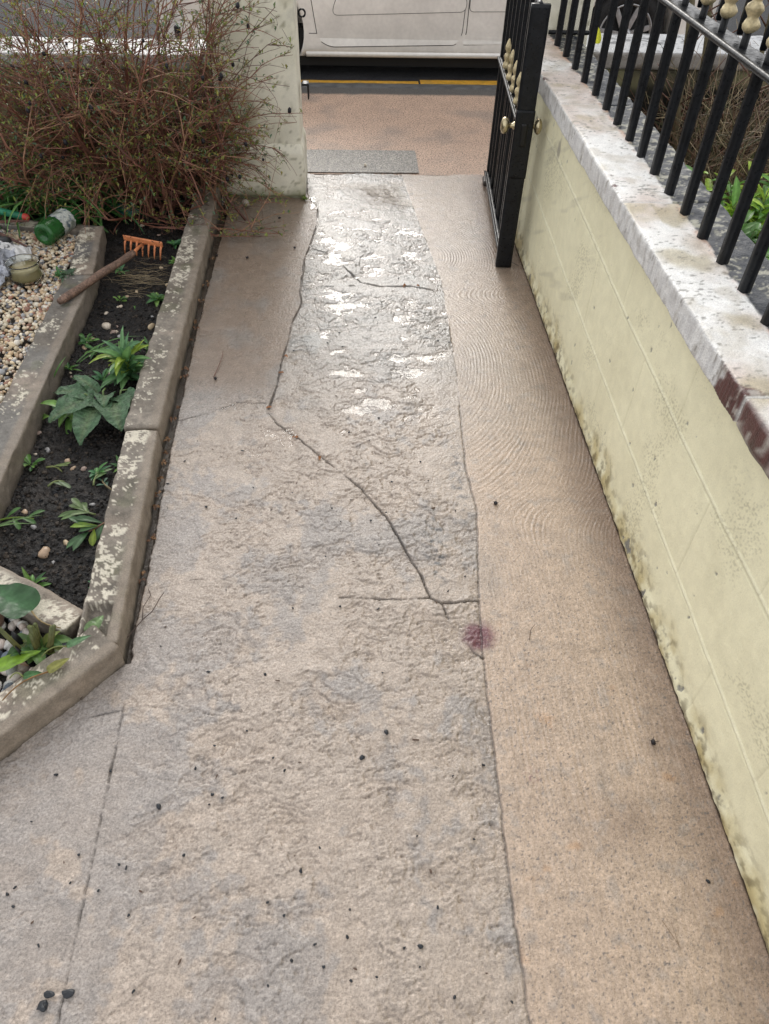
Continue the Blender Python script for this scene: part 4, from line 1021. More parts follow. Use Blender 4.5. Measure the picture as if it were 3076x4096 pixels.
def gp2(rg):
    while True:
        x = rg.uniform(-1.25, -.70); y = rg.uniform(.75, 1.40)
        n1 = 1.428 + (x + 1.12) * (-.270 / .448) - .092; n2_ = .795 + (x + .80) * (.255 / .232) + .15
        if y < n1 - .005 and y > n2_ - .02: return x, y
sheet('gravel_bed_base', -1.4, -.69, .62, 1.40, .012, M_soil, .010, lambda x, y, z: flat(len(x), (.03, .026, .022)), lambda X, Y: .006 * f2(X * 30, Y * 30, 57, 3) - .05 * sst(.0, -.04, Y - (.795 + (X + .80) * 1.1) - .06) - .07 * sst(-.09, -.05, Y - (1.428 + (X + 1.12) * (-.270 / .448))))
gravel('gravel', 'larger mixed grey, white and pink stones in the corner bed at the left edge', gp2, 520, 5,
       [(.62, .52, .46), (.10, .12, .15), (.45, .45, .44), (.70, .62, .56), (.16, .20, .24), (.50, .33, .28), (.30, .32, .34), (.68, .66, .62), (.40, .26, .18)], .011, .020, lambda x, y: .026, False)
rs = pebble('cobble', (-.925, 1.155, .055), .042, 12, M_pebble, (.20, .12, .085), .10, .8); tag(rs, 'large smooth red-brown cobble among the mixed stones at the left edge', 'stone')
# stones and clods lying on the soil
SOILST = [(-1.067, 1.746), (-1.026, 1.863), (-.991, 1.78), (-1.041, 1.964), (-.891, 1.797), (-.912, 1.822), (-.855, 1.793), (-.824, 1.468), (-.876, 1.433), (-.844, 1.398), (-.932, 1.525), (-.99, 1.88), (-.731, 1.765), (-.978, 1.589), (-.79, 1.622),
          (-.966, 2.631), (-.927, 2.636), (-.79, 2.626), (-.933, 2.861), (-.943, 2.788), (-.956, 2.783), (-.99, 2.729), (-1.004, 2.537), (-1.02, 2.508), (-1.015, 2.475), (-.782, 2.401), (-.759, 2.401), (-.874, 2.374), (-.92, 2.591), (-1.03, 2.318),
          (-1.02, 2.29), (-.945, 2.33), (-.889, 2.321), (-.889, 3.398), (-.983, 3.499), (-.933, 2.589), (-.835, 2.415), (-.827, 2.844), (-.90, 2.55), (-.86, 2.48), (-.98, 2.42), (-.80, 2.70), (-1.0, 2.2), (-.93, 2.25), (-.83, 3.1), (-.9, 2.9), (-1.03, 2.1), (-.77, 2.95)]
def soil_z(x, y): return float(soil_h(np.array([x]), np.array([y]))[0])
for i, (x, y) in enumerate(SOILST):
    c = random.choice([(.55, .43, .28), (.62, .52, .40), (.42, .30, .20), (.58, .50, .40), (.30, .22, .18), (.35, .34, .33)])
    s = random.uniform(.0065, .0125) * (2.0 if i in (15, 17, 8) else 1)
    o = pebble('soil_stone', (x, y, soil_z(x, y) + s * .25), s, 100 + i, M_pebble, c, .42)
    tag(o, 'small pale or brown stone lying loose on the black soil of the flower bed', 'stone', 'loose stones scattered on the soil')
def clods():
    mb = MB(); rg = random.Random(8)
    for i in range(5200):
        x = rg.uniform(-1.06, -.72); y = 1.15 + 2.75 * rg.random() ** 1.1
        s = abs(rg.gauss(.0022, .0026)) + .0013; v = pebble_v(i % 40, s, s * .9, s * .8, .35, True)
        c = rg.choice([(.018, .015, .013), (.03, .024, .02), (.012, .011, .010), (.05, .038, .028), (.012, .013, .015)])
        mb.add(v + np.array((x, y, 0)), ICO1_F, c)
    V = mb.v
    cx = np.array([v.mean(0) for v in V]); zz = soil_h(cx[:, 0], cx[:, 1])
    mb.v = [v + np.array((0, 0, z)) for v, z in zip(V, zz)]
    tag(mb.build('soil_crumbs', M_soil, smooth=False), 'loose wet crumbs of black soil over the flower bed', 'soil', kind='stuff')
clods()
# ================================================================== TOOLS AND LITTER
def rake():
    e0 = np.array((-1.128, 2.645, .098)); e1 = np.array((-.925, 3.06, .095)); hd = np.array((-.918, 3.215, .062))
    o = empty('hand_rake', tuple(e1)); tag(o, 'small hand rake with a rough wooden handle and orange-painted steel head lying on the soil', 'rake')
    mb = MB(); ts = np.linspace(0, 1, 16)[:, None]; pts = e0 * (1 - ts) + e1 * ts + np.stack([.0015 * np.sin(ts[:, 0] * 9), 0 * ts[:, 0], .001 * np.sin(ts[:, 0] * 14)], 1)
    rl = .0155 + .0008 * np.sin(np.linspace(0, 14, 16)); rl[0] = .012; rl[-1] = .014
    tube(mb, pts - e1, .015, sides=12, col=(.15, .095, .07), rad_list=rl); mb.build('handle', mat('weathered_wood', (.17, .105, .075), .6, noise=[(30, .35), (140, .45)], bump=[(50, .003), (200, .0015)]), o)
    MO = mat('chipped_orange_paint', (.62, .22, .09), .42, noise=(40, .15), speck=[(70, .15, .34, .38)], bump=[(90, .0012)])
    mb = MB(); tube(mb, [np.zeros(3), (hd - e1) * .5 + (0, 0, .004), hd - e1], .0075, .006, 8, (1, 1, 1)); mb.build('socket', MO, o)
    a = np.array((-1.018, 3.275, .063)); b = np.array((-.832, 3.205, .060)); mb = MB(); u = (b - a); W = np.linalg.norm(u); u /= W
    ang = math.atan2(u[1], u[0]); T = Matrix.Translation(Vector(a - e1)) @ Matrix.Rotation(ang, 4, 'Z')
    rbox(mb, (0, -.003, -.013), (W, .003, .013), .0015, .008, .0006, 40, 3, (1, 1, 1), T); mb.build('rake_head', MO, o, weld=True)
    for k in range(7):
        x = .008 + k * (W - .016) / 6
        mb = MB(); pts = [Vector((x, .0, -.008)), Vector((x, -.010, -.022)), Vector((x, -.020, -.045)), Vector((x, -.026, -.062))]
        pts = [np.array(T @ p) for p in pts]; tube(mb, pts, .0062, .0028, 6, (1, 1, 1)); mb.build('tine', MO, o)
rake()
def bottle():
    a = np.array((-1.335, 3.185, .112)); b = np.array((-1.255, 3.47, .105)); d = b - a; L = np.linalg.norm(d)
    o = empty('green_bottle', tuple((a + b) / 2)); tag(o, 'green ribbed plastic bottle with a worn pale label lying on the gravel edge', 'bottle')
    q = Vector(d).to_track_quat('Z', 'Y'); T = Matrix.Translation(Vector((a - b) / 2)) @ q.to_matrix().to_4x4(); r = .048
    MG = mat('green_bottle_plastic', (.045, .20, .05), .15, spec=.6, trans=.55, noise=(20, .3), bump=[(60, .0015)])
    prof = [(0, .012), (.018, .010), (.022, .002), (.040, 0), (r, .008)]
    for k in range(5): prof += [(r, .014 + k * .014), (r - .0035, .021 + k * .014)]
    prof += [(r, .088), (r - .001, .09), (r - .001, .185), (r, .19)]
    for k in range(3): prof += [(r - .003, .197 + k * .014), (r, .204 + k * .014)]
    prof += [(r - .01, .25), (.028, .275), (.014, .29), (.013, .305), (0, .305)]
    mb = MB(); lathe(mb, prof, 40, (1, 1, 1), T); mb.build('bottle_body', MG, o)
    mb = MB(); z = np.linspace(.091, .184, 14); n = 40; v = []; f = []
    for i, zz in enumerate(z):
        for j in range(n + 1):
            aa = 2 * math.pi * j / n; rr = r + .0012 + .001 * math.sin(j * 1.7 + zz * 130); v.append((rr * math.cos(aa), rr * math.sin(aa), zz + .003 * math.sin(j * 2.3) * (1 if i in (0, 13) else 0)))
    f = [(i * (n + 1) + j, i * (n + 1) + j + 1, (i + 1) * (n + 1) + j + 1, (i + 1) * (n + 1) + j) for i in range(13) for j in range(n)]
    v = np.array(v); C = mixc(flat(len(v), (.52, .54, .50)), (.08, .12, .16), sst(-.05, .3, f3(v, 70, 3, 3))); C = mixc(C, (.14, .16, .12), sst(.1, .4, f3(v, 25, 5, 3)) * .8)
    mb.add(v @ np.array(T.to_3x3()).T + np.array(T.translation), f, C); mb.build('label', mat('worn_label', None, .5, noise=[(200, .3)]), o)
bottle()
def jar():
    o = empty('glass_jar', (-1.335, 2.905, .052)); tag(o, 'squat clear glass jar full of murky rainwater sitting on the gravel', 'jar')
    MG = mat('jar_glass', (.9, .92, .86), .04, trans=1.0, ior=1.45)
    r = .066
    prof = [(0, 0), (r * .86, 0), (r * .98, .008), (r * 1.02, .03), (r * .98, .052), (r * .93, .060), (r * .95, .068), (r * 1.02, .074), (r * 1.04, .080), (r * 1.0, .083), (r * .93, .080), (r * .88, .066), (r * .90, .050), (r * .94, .028), (r * .9, .010), (0, .006)]
    mb = MB(); lathe(mb, prof, 48, (1, 1, 1)); mb.build('jar_body', MG, o)
    mb = MB(); lathe(mb, [(0, .0065), (r * .885, .0105), (r * .925, .028), (r * .885, .050), (r * .872, .056), (0, .056)], 48, (1, 1, 1))
    mb.build('murky_water', mat('murky_water', (.34, .29, .16), .05, spec=.5, noise=(30, .12)), o)
jar()
def crumple(name, label, corners, nz, amp, m, seed, sc=22, n=44, folds=None):
    o_c = np.mean(np.array(corners), 0); o = empty(name, tuple(o_c)); u = np.linspace(0, 1, n); U, Vv = np.meshgrid(u, u); c = [np.array(k, float) for k in corners]
    P = (c[0][None, None] * ((1 - U) * (1 - Vv))[..., None] + c[1][None, None] * (U * (1 - Vv))[..., None] + c[2][None, None] * (U * Vv)[..., None] + c[3][None, None] * ((1 - U) * Vv)[..., None])
    q = P.reshape(-1, 3); r1 = np.abs(f3(q, sc, seed, 3, .6)) ; r2 = n3(q, sc * .5, seed + 3)
    z = amp * (1 - 2.4 * r1) + amp * .8 * r2 + nz * np.sin(np.pi * U.ravel()) * np.sin(np.pi * Vv.ravel())
    q = q + np.stack([.35 * amp * n3(q, sc, seed + 5), .35 * amp * n3(q, sc, seed + 7), z], 1)
    e = np.minimum(np.minimum(U, 1 - U), np.minimum(Vv, 1 - Vv)).ravel(); q[:, :2] += (n3(q, 40, seed + 9) * .012 * (e < .05))[:, None]
    q = q - o_c; G = q.reshape(n, n, 3)
    g = grid_mesh('sheet', G[..., 0], G[..., 1], G[..., 2], flat(n * n, (1, 1, 1)), m, o)
    md = g.modifiers.new('solid', 'SOLIDIFY'); md.thickness = .0012
    tag(o, label, 'bag'); return o
M_silver = mat('dirty_silver_plastic', (.30, .31, .34), .25, metal=.5, noise=[(20, .5), (60, .3)], bump=[(50, .004)])
M_whitebag = mat('dirty_white_plastic', (.62, .61, .60), .3, noise=[(25, .3)], speck=[(30, .2, .34, .40)], bump=[(50, .003)])
crumple('plastic_bag', 'crumpled white plastic bag lying behind the glass jar', [(-1.60, 2.98, .07), (-1.37, 3.00, .065), (-1.375, 3.14, .065), (-1.62, 3.28, .07)], .035, .016, M_whitebag, 31)
crumple('plastic_bag', 'torn dark silver plastic bag crumpled beside the glass jar at the left edge', [(-1.62, 2.66, .06), (-1.405, 2.80, .055), (-1.385, 2.99, .115), (-1.62, 3.04, .11)], .05, .024, M_silver, 41)
def shears():
    o = empty('garden_shears', (-1.55, 3.30, .12)); tag(o, 'rusty garden shears with a green handle and red tip, left of the green bottle', 'shears')
    mb = MB(); tube(mb, [(-.18, .10, .035), (-.02, .068, .02), (.088, .045, .005)], .017, .015, 12, (1, 1, 1)); h = mb.build('handle', mat('green_plastic_handle', (.015, .16, .085), .4, noise=(30, .25)), o)
    mb = MB(); lathe(mb, [(0, .026), (.010, .024), (.016, .014), (.0165, 0), (.012, -.004)], 14, (1, 1, 1), Matrix.Translation((.088, .045, .005)) @ Vector((.108, -.023, -.015)).to_track_quat('Z', 'Y').to_matrix().to_4x4())
    mb.build('handle_tip', mat('red_plastic_tip', (.45, .05, .035), .4), h)
    MR = mat('rusty_steel', (.10, .045, .035), .55, noise=[(30, .4), (120, .3)], bump=[(120, .002)])
    for pts in ([(-.20, -.06, .0), (.02, -.01, .012), (.115, .022, -.008)], [(-.20, .02, .015), (.0, -.075, -.01), (.15, -.165, -.035)]):
        mb = MB(); P = np.array(pts); ts = np.linspace(0, 1, 10)[:, None]; Q = (1 - ts) ** 2 * P[0] + 2 * ts * (1 - ts) * P[1] + ts ** 2 * P[2]
        w = np.linspace(.022, .003, 10); s = np.array([.3, .95, 0]); v = []
        for q, ww in zip(Q, w):
            for k, hgt in ((-1, .0), (1, .0), (1, .005), (-1, .003)): v.append(q + s * ww * k + (0, 0, hgt))
        f = [(i * 4 + a, i * 4 + (a + 1) % 4, (i + 1) * 4 + (a + 1) % 4, (i + 1) * 4 + a) for i in range(9) for a in range(4)] + [(0, 1, 2, 3), (39, 38, 37, 36)]
        mb.add(v, f); mb.build('blade', MR, o, smooth=False)
shears()
def tool_grip():
    a = Vector((-1.62, 3.19, .125)); b = Vector((-1.462, 3.115, .118)); o = empty('tool_handle', a); tag(o, 'dark round-ended tool handle resting on the white plastic bag', 'tool')
    mb = MB(); d = b - a; T = d.to_track_quat('Z', 'Y').to_matrix().to_4x4(); L = d.length
    lathe(mb, [(0, -.01), (.012, -.01), (.014, 0), (.014, L - .03), (.018, L - .02), (.0185, L), (.015, L + .006), (0, L + .007)], 18, (1, 1, 1), T); mb.build('grip', mat('black_rubber_grip', (.02, .02, .021), .5, noise=(60, .4)), o)
tool_grip()
crumple('mesh_scrap', 'crumpled teal plastic scrap lying on the soil at the foot of the shrub', [(-1.17, 3.63, .03), (-1.03, 3.55, .03), (-1.02, 3.63, .03), (-1.15, 3.70, .03)], .03, .012, mat('teal_plastic', (.02, .17, .15), .3, noise=(40, .5), trans=.3), 61, 45, 30)
def pot():
    o = empty('flower_pot', (-1.80, 3.80, .0)); tag(o, 'pale grey rimmed flower pot at the left edge under the shrub', 'pot')
    mb = MB(); lathe(mb, [(0, 0), (.075, 0), (.10, .13), (.112, .132), (.115, .165), (.104, .166), (.10, .14), (0, .13)], 32, (1, 1, 1)); mb.build('pot_body', mat('grey_plastic_pot', (.24, .23, .22), .5, noise=[(15, .2), (80, .2)]), o)
pot()
# ================================================================== WEEDS
PG = [(.08, .19, .05), (.12, .25, .06), (.06, .15, .05), (.17, .30, .07)]
def rosette(name, x, y, n, L, W, label, seed, cat='weed', cols=PG, el=(.15, 1.1), bend=.8, shape='lance', group='small weeds growing in the soil bed', z=None, stem=0, tiers=1, wav=.0):
    zz = soil_z(x, y) if z is None else z
    o = empty(name, (x, y, zz)); tag(o, label, cat, group); rg = random.Random(seed); mb = MB(); sb = MB()
    tube(sb, [(0, 0, -.01), (rg.gauss(0, .003), 0, max(stem, .012))], .003, .0015, 5, (.10, .13, .04)); sb.build('stem', M_leaf, o)
    for i in range(n):
        k = (i % tiers) / max(1, tiers); a = i * 2.399 + rg.uniform(-.3, .3); r = .004
        leaf(mb, (r * math.cos(a), r * math.sin(a), .004 + stem * (i / n)), a, rg.uniform(*el), L * rg.uniform(.5, 1.15), W * rg.uniform(.7, 1.2), bend * rg.uniform(.3, 1.8), .22, rg.choice(cols), n=6, shape=shape, wav=wav, roll=rg.gauss(0, .25))
    mb.build('leaves', M_leaf, o); return o
BL = [(.08, .21, .09), (.10, .25, .07), (.06, .17, .07)]
rosette('leafy_plant', -.80, 2.27, 72, .125, .028, 'largest green leafy plant in the soil bed, its leaves leaning over the edging stone', 1, 'plant', [(.12, .25, .10), (.09, .20, .09), (.16, .31, .11), (.28, .38, .06)], (-.1, 1.45), 1.0, 'lance', 'taller plants in the flower bed', None, .10)
rosette('leafy_plant', -.955, 2.04, 12, .095, .024, 'pale green narrow-leaved plant left of the dark crinkled leaves', 2, 'plant', [(.14, .28, .07), (.18, .33, .08)], (-.1, .9), 1.0, 'lance', 'taller plants in the flower bed', None, .05)
CRT = bpy.data.textures.new('crinkle', 'CLOUDS'); CRT.noise_scale = .012; CRT.noise_depth = 2
def crinkle(ob, k=.008):
    sb = ob.modifiers.new('sub', 'SUBSURF'); sb.levels = 2; sb.render_levels = 2
    dm = ob.modifiers.new('crinkle', 'DISPLACE'); dm.texture = CRT; dm.strength = k; dm.texture_coords = 'LOCAL'; dm.mid_level = .5
def foxglove():
    o = empty('crinkled_leaf_plant', (-.865, 2.07, .01)); tag(o, 'plant with big dark crinkled leaves flat on the soil before the largest leafy plant', 'plant', 'taller plants in the flower bed')
    ML = mat('crinkled_leaf', None, .45, noise=(70, .35), bump=[(70, .010), (180, .004)])
    for (bx, by, az, L, W, e, dr) in [(.00, .0, -2.5, .175, .115, .42, 1.0), (.02, -.01, -1.75, .20, .115, .30, .9), (.05, .01, -1.20, .185, .12, .45, 1.0), (.07, .03, -.7, .12, .09, .4, .9), (-.02, .02, 3.0, .14, .075, .5, .9), (.03, .03, -1.4, .11, .07, .85, 1.2), (-.01, .05, 2.5, .12, .05, .7, 1.0), (.10, .02, -1.0, .12, .085, .2, .6)]:
        mb = MB(); n = 14; leaf(mb, (bx, by, .035), az, e, L, W, dr, .18, (.062, .125, .060), n=n, shape='ovate', wav=.05, midc=(.10, .15, .07)); crinkle(mb.build('leaf', ML, o))
    mb = MB()
    for (a, b) in [((.0, .0), (-.09, .05)), ((.02, 0), (.02, .06)), ((.0, .01), (-.07, .02)), ((.06, .02), (.10, .05))]:
        tube(mb, [(a[0], a[1], .0), ((a[0] + b[0]) / 2, (a[1] + b[1]) / 2, .06), (b[0], b[1], .05)], .004, .003, 6, (.20, .28, .10))
    mb.build('stalks', M_leaf, o)
foxglove()
W = [(-.804, 1.76, 7, .035, .013, 'small pointed-leaved weed near the long edging stone, just below the dark crinkled leaves', 'lance'),
     (-.735, 1.80, 9, .035, .013, 'small leafy weed tight against the long edging stone below the largest plant', 'lance'),
     (-.871, 1.300, 7, .045, .014, 'bright green star-shaped seedling near the slanting white-flaked edging stone', 'lance'),
     (-.695, 1.300, 6, .022, .008, 'tiny star seedling beside a yellow pebble near the broken kerb end', 'lance'),
     (-1.02, 1.80, 7, .034, .013, 'low dark weed beside the brown stone at the left edge of the soil', 'spat'),
     (-1.065, 2.03, 6, .038, .026, 'round-leaved seedling against the dark edging stone', 'ovate'),
     (-1.015, 2.11, 6, .026, .016, 'small round-leaved weed left of the pale green plant', 'ovate'),
     (-1.01, 2.50, 13, .034, .013, 'left weed of the low rosette patch in the middle of the soil bed', 'spat'),
     (-.96, 2.44, 12, .034, .012, 'middle weed of the low rosette patch in the middle of the soil bed', 'spat'),
     (-.90, 2.43, 12, .032, .012, 'right weed of the low rosette patch in the middle of the soil bed', 'spat'),
     (-1.035, 2.33, 9, .03, .011, 'dark spiky rosette close to the dark edging stone, left of the long grass blade', 'lance'),
     (-.97, 2.25, 9, .034, .012, 'low rosette just below the long fallen grass blade', 'lance'),
     (-.90, 2.27, 10, .035, .013, 'rosette touching the left side of the largest leafy plant', 'lance'),
     (-.77, 2.47, 14, .045, .010, 'narrow-leaved tuft against the long edging stone above the largest plant', 'lance'),
     (-.80, 2.83, 8, .038, .018, 'three-leaved seedling right of the dead grass tangle', 'ovate'),
     (-.995, 3.04, 7, .045, .014, 'green weed just right of the rake handle', 'lance'),
     (-.955, 2.83, 7, .028, .012, 'weed under the rake handle beside the cream stone', 'spat'),
     (-.76, 3.12, 22, .030, .016, 'dense small-leaved weed right of the orange rake head', 'ovate'),
     (-.80, 3.30, 16, .034, .014, 'leafy weed behind the rake head near the edging stone', 'ovate'),
     (-.74, 3.48, 18, .036, .014, 'yellow-green weed at the foot of the shrub by the edging stone', 'ovate')]
for i, (x, y, n, L, Wd, lb, sh) in enumerate(W):
    rosette('weed', x, y, n + 2, L * 1.25, Wd * 1.2, lb, 60 + i, shape=sh, cols=PG if i % 3 else BL, el=(.05, .9), bend=.5, stem=.012 if i not in (15, 13) else .03)
rosette('weed', -1.215, 2.93, 7, .055, .016, 'green lance-leaved weed in the gravel beside the glass jar', 90, z=.05, cols=[(.07, .20, .06)], group='weeds in the gravel')
rosette('weed', -1.165, 2.90, 26, .045, .018, 'grey-green frilly weed leaning over the dark edging stone beside the jar', 91, z=.055, cols=[(.06, .11, .06), (.08, .13, .07)], shape='ovate', wav=.06, group='weeds in the gravel', stem=.02)
def blades(x, y, spec, label, name='grass_blade', cat='grass blade', z=.03, col=(.09, .20, .05), w=.009):
    o = empty(name, (x, y, z)); tag(o, label, cat); mb = MB()
    for (dx, dy, az, el, L, b) in spec: leaf(mb, (dx, dy, 0), az, el, L, w, b, .3, col, n=10, shape='strap')
    mb.build('blade', M_leaf, o)
blades(-1.00, 2.33, [(0, 0, .55, .55, .27, 1.0), (.01, .0, .48, .45, .24, .8)], 'long pair of fallen green grass blades arching across the soil bed')
blades(-1.075, 1.49, [(0, 0, .15, .5, .17, .9), (0, -.01, .45, .35, .19, .7), (-.03, .02, 1.2, .8, .10, .9), (-.02, .06, 1.0, .5, .09, .5)], 'curved grass blades reaching in from the left edge of the soil bed', z=.01, col=(.12, .2, .07))
blades(-1.055, 2.22, [(0, 0, .9, .9, .10, .5), (0, 0, 2.4, .7, .07, .6)], 'short grass tuft against the middle of the dark edging stone')
blades(-.865, 2.72, [(0, 0, -1.3, .9, .075, 1.2)], 'single pale grass blade standing in the soil beside the red stone')
def uprooted(x, y, az, n, L, label, seed, cols, stemc=(.25, .30, .12), sl=.10):
    o = empty('uprooted_weed', (x, y, soil_z(x, y) + .008)); tag(o, label, 'weed', 'pulled-up weeds lying on the soil'); rg = random.Random(seed)
    sb = MB(); u = np.array((math.cos(az), math.sin(az), 0)); s = np.array((-u[1], u[0], 0)); pts = [u * sl * t + s * .008 * math.sin(3 * t) + (0, 0, .006 * math.sin(3 * t)) for t in np.linspace(0, 1, 7)]
    tube(sb, pts, .0035, .002, 6, stemc); sb.build('stem', M_leaf, o); mb = MB()
    for i in range(n):
        t = .35 + .65 * i / n; leaf(mb, np.array(pts[int(t * 6)]), az + rg.uniform(-1.1, 1.1), rg.uniform(-.1, .5), L * rg.uniform(.7, 1.1), L * .26, .4, .2, rg.choice(cols), n=6, shape='spat')
    mb.build('leaves', M_leaf, o)
uprooted(-.715, 1.56, 3.9, 9, .085, 'pulled-up weed with a reddish stem and broad green leaves beside the long edging stone', 1, [(.16, .26, .03), (.07, .14, .06), (.22, .30, .04)], (.30, .17, .10), .09)
uprooted(-.765, 1.575, 2.6, 7, .075, 'pulled-up weed with pale speckled leaves lying left of the red-stemmed one', 2, [(.15, .21, .09), (.12, .19, .07)], sl=.05)
uprooted(-.80, 1.70, 1.3, 3, .050, 'limp uprooted weed with one crumpled grey-green leaf in the middle of the soil', 3, [(.10, .15, .09), (.13, .20, .08)], sl=.06)
uprooted(-.94, 1.70, .4, 2, .055, 'single pale spoon-shaped leaf on a thin stalk lying on the soil', 4, [(.20, .26, .15)], sl=.05)
uprooted(-.97, 1.79, -.4, 2, .055, 'yellowing folded leaf lying by the pale stone below the crinkled leaves', 5, [(.14, .19, .06)], (.25, .28, .10), .06)
uprooted(-1.06, 1.545, .1, 4, .060, 'pulled-up green stalk with curled leaf at the left edge of the soil', 6, [(.08, .17, .05)], (.20, .30, .06), .12)
uprooted(-.735, 1.68, 2.3, 4, .035, 'small withered seedling with two blue-green leaves by the edging stone', 7, [(.08, .15, .10)], (.25, .2, .1), .07)
def dead_grass():
    o = empty('dead_grass', (-.88, 2.97, .02)); mb = MB(); rg = np.random.default_rng(3)
    for i in range(70):
        a = rg.uniform(-.5, .5) + (3.14 if rg.random() < .5 else 0); L = rg.uniform(.05, .16); p = np.array([rg.normal(0, .06), rg.normal(0, .07), .012]); u = np.array([math.cos(a), math.sin(a), 0]); s = np.array([-u[1], u[0], 0]); b = rg.normal(0, .03)
        ts = np.linspace(-.5, .5, 6); tube(mb, [p + u * L * t + s * b * (t * t * 4 - 1) * .5 + (0, 0, .006 * rg.random()) for t in ts], .0007, .0005, 3, rg.choice([(.30, .23, .13), (.20, .15, .09), (.40, .32, .20)]), cap=False)
    mb.build('straws', M_debris, o); tag(o, 'tangle of dead brown grass stalks on the soil in front of the rake head', 'dead grass')
dead_grass()
# ================================================================== CORNER BED, FALLEN LEAVES, TWIGS
def fallen(name, x, y, z, az, L, W, col, label, stalk=.0, shape='ovate', seed=1, cat='leaf', el=.1, bend=.25, wav=.03, group=None, stc=None):
    o = empty(name, (x, y, z)); tag(o, label, cat, group); mb = MB(); leaf(mb, (0, 0, .004), az, el, L, W, bend, .12, col, n=10, shape=shape, wav=wav); crinkle(mb.build('blade', M_leaf, o), .004)
    if stalk:
        mb = MB(); u = np.array((math.cos(az), math.sin(az), 0)); s = np.array((-u[1], u[0], 0))
        tube(mb, [-u * stalk * t + s * .012 * math.sin(3 * t) + (0, 0, .004 + .004 * math.sin(3 * t)) for t in np.linspace(0, 1, 7)], .0022, .0016, 6, stc or (.25, .28, .09)); mb.build('stalk', M_leaf, o)
fallen('dock_leaf', -.795, 1.14, .100, 2.6, .15, .10, (.04, .10, .04), 'big glossy dark green dock leaf lying over the corner stones at the left edge', .10, wav=.04, stc=(.30, .22, .10))
fallen('fallen_leaf', -.655, 1.095, .066, 1.15, .060, .038, (.14, .22, .09), 'green leaf with red specks lying in the hollow of the broken kerb end', .05)
fallen('fallen_leaf', -.69, 1.045, .083, .55, .060, .022, (.09, .18, .08), 'narrow dark green leaf on the near slanting edging stone by the corner', .06)
fallen('fallen_leaf', -.715, .975, .083, .75, .055, .028, (.22, .22, .06), 'yellowing leaf with brown tip lying on the near slanting edging stone', .11, stc=(.32, .18, .07))
fallen('fallen_leaf', -.845, .992, .072, .50, .105, .042, (.17, .30, .03), 'bright lime green leaf lying over the mixed stones', 0)
fallen('fallen_leaf', -.77, .965, .080, .2, .045, .022, (.05, .13, .04), 'small dark green leaf on the edge of the mixed stones', .03)
def stalks():
    o = empty('cut_stalk_clump', (-.775, 1.06, .035)); tag(o, 'clump of cut brown-green stalks with ragged leaves in the corner bed', 'plant'); mb = MB(); lb = MB(); rg = random.Random(4)
    for i in range(9):
        x, y = rg.gauss(0, .020), rg.gauss(0, .014); tube(mb, [(x, y, -.01), (x * 1.3, y + .003, .045), (x * 2.2, y * 1.2 + .006, rg.uniform(.07, .14))], .0075, .005, 7, (.18, .14, .06), (.13, .15, .05))
    for i in range(14):
        leaf(lb, (rg.gauss(0, .02), rg.gauss(0, .02), .02), rg.uniform(0, 6.3), rg.uniform(.2, 1.1), rg.uniform(.05, .095), rg.uniform(.022, .04), 1.0, .2, rg.choice([(.10, .18, .05), (.2, .24, .07), (.06, .13, .04)]), n=6, shape='ovate', wav=.05)
    mb.build('stalks', M_leaf, o); lb.build('leaves', M_leaf, o)
stalks()
def liner():
    o = empty('membrane', (-.86, 1.0, .04)); tag(o, 'torn black weed membrane sticking up between the mixed stones', 'membrane'); mk = mat('black_membrane', (.008, .008, .009), .45, bump=[(300, .001)])
    for (a, b, h, lean) in [((.055, .075), (.085, .02), .055, -.02), ((-.16, -.10), (-.02, -.005), .05, .02), ((-.30, -.22), (-.15, -.09), .06, .02)]:
        mb = MB(); n = 14; v = []
        for i in range(n):
            t = i / (n - 1); x = a[0] + (b[0] - a[0]) * t; y = a[1] + (b[1] - a[1]) * t
            for k in range(5):
                s = k / 4; v.append((x + lean * s + .006 * math.sin(t * 9 + s * 3), y + .010 * s * math.cos(t * 7), -.03 + (h + .03 + .012 * math.sin(t * 23)) * s))
        mb.add(v, [(i * 5 + k, (i + 1) * 5 + k, (i + 1) * 5 + k + 1, i * 5 + k + 1) for i in range(n - 1) for k in range(4)]); f = mb.build('flap', mk, o)
        md = f.modifiers.new('solid', 'SOLIDIFY'); md.thickness = .0015
liner()
def twig(name, pts, r, label, col=(.07, .045, .035), branches=(), group=None):
    p0 = np.array(pts[0], float); o = empty(name, tuple(p0)); tag(o, label, 'twig', group); mb = MB()
    def sm(P, n=18):
        P = np.array(P, float); t = np.linspace(0, len(P) - 1, n); return np.stack([np.interp(t, range(len(P)), P[:, k]) for k in range(3)], 1)
    tube(mb, sm(pts) - p0, r, r * .7, 6, col); 
    for b in branches: tube(mb, sm(b, 10) - p0, r * .7, r * .5, 6, col)
    mb.build('stick', M_twig, o)
twig('fallen_twig', [(-.656, .948, .006), (-.63, 1.01, .010), (-.603, 1.066, .012), (-.575, 1.13, .010), (-.552, 1.178, .008), (-.528, 1.205, .012), (-.513, 1.245, .02), (-.508, 1.262, .016)], .0017,
     'long thin brown forked twig lying on the path at the kerb corner', branches=[[(-.552, 1.178, .008), (-.557, 1.22, .009), (-.545, 1.262, .006), (-.556, 1.285, .006)]])
twig('fallen_twig', [(-.50, 2.275, .004), (-.492, 2.32, .006), (-.482, 2.40, .008), (-.484, 2.44, .008)], .0014, 'short reddish twig with a dark pod lying on the path near the kerb', (.16, .06, .04))
twig('fallen_twig', [(.46, 1.095, .006), (.468, 1.125, .007), (.482, 1.14, .010)], .0010, 'tiny curved brown twig lying on the pink strip right of the purple stain', (.12, .08, .05))
twig('fallen_twig', [(.605, .425, .005), (.625, .38, .005)], .0007, 'thin straw lying on the near right of the path', (.2, .14, .09), branches=[[(.625, .38, .005), (.622, .425, .005)]])
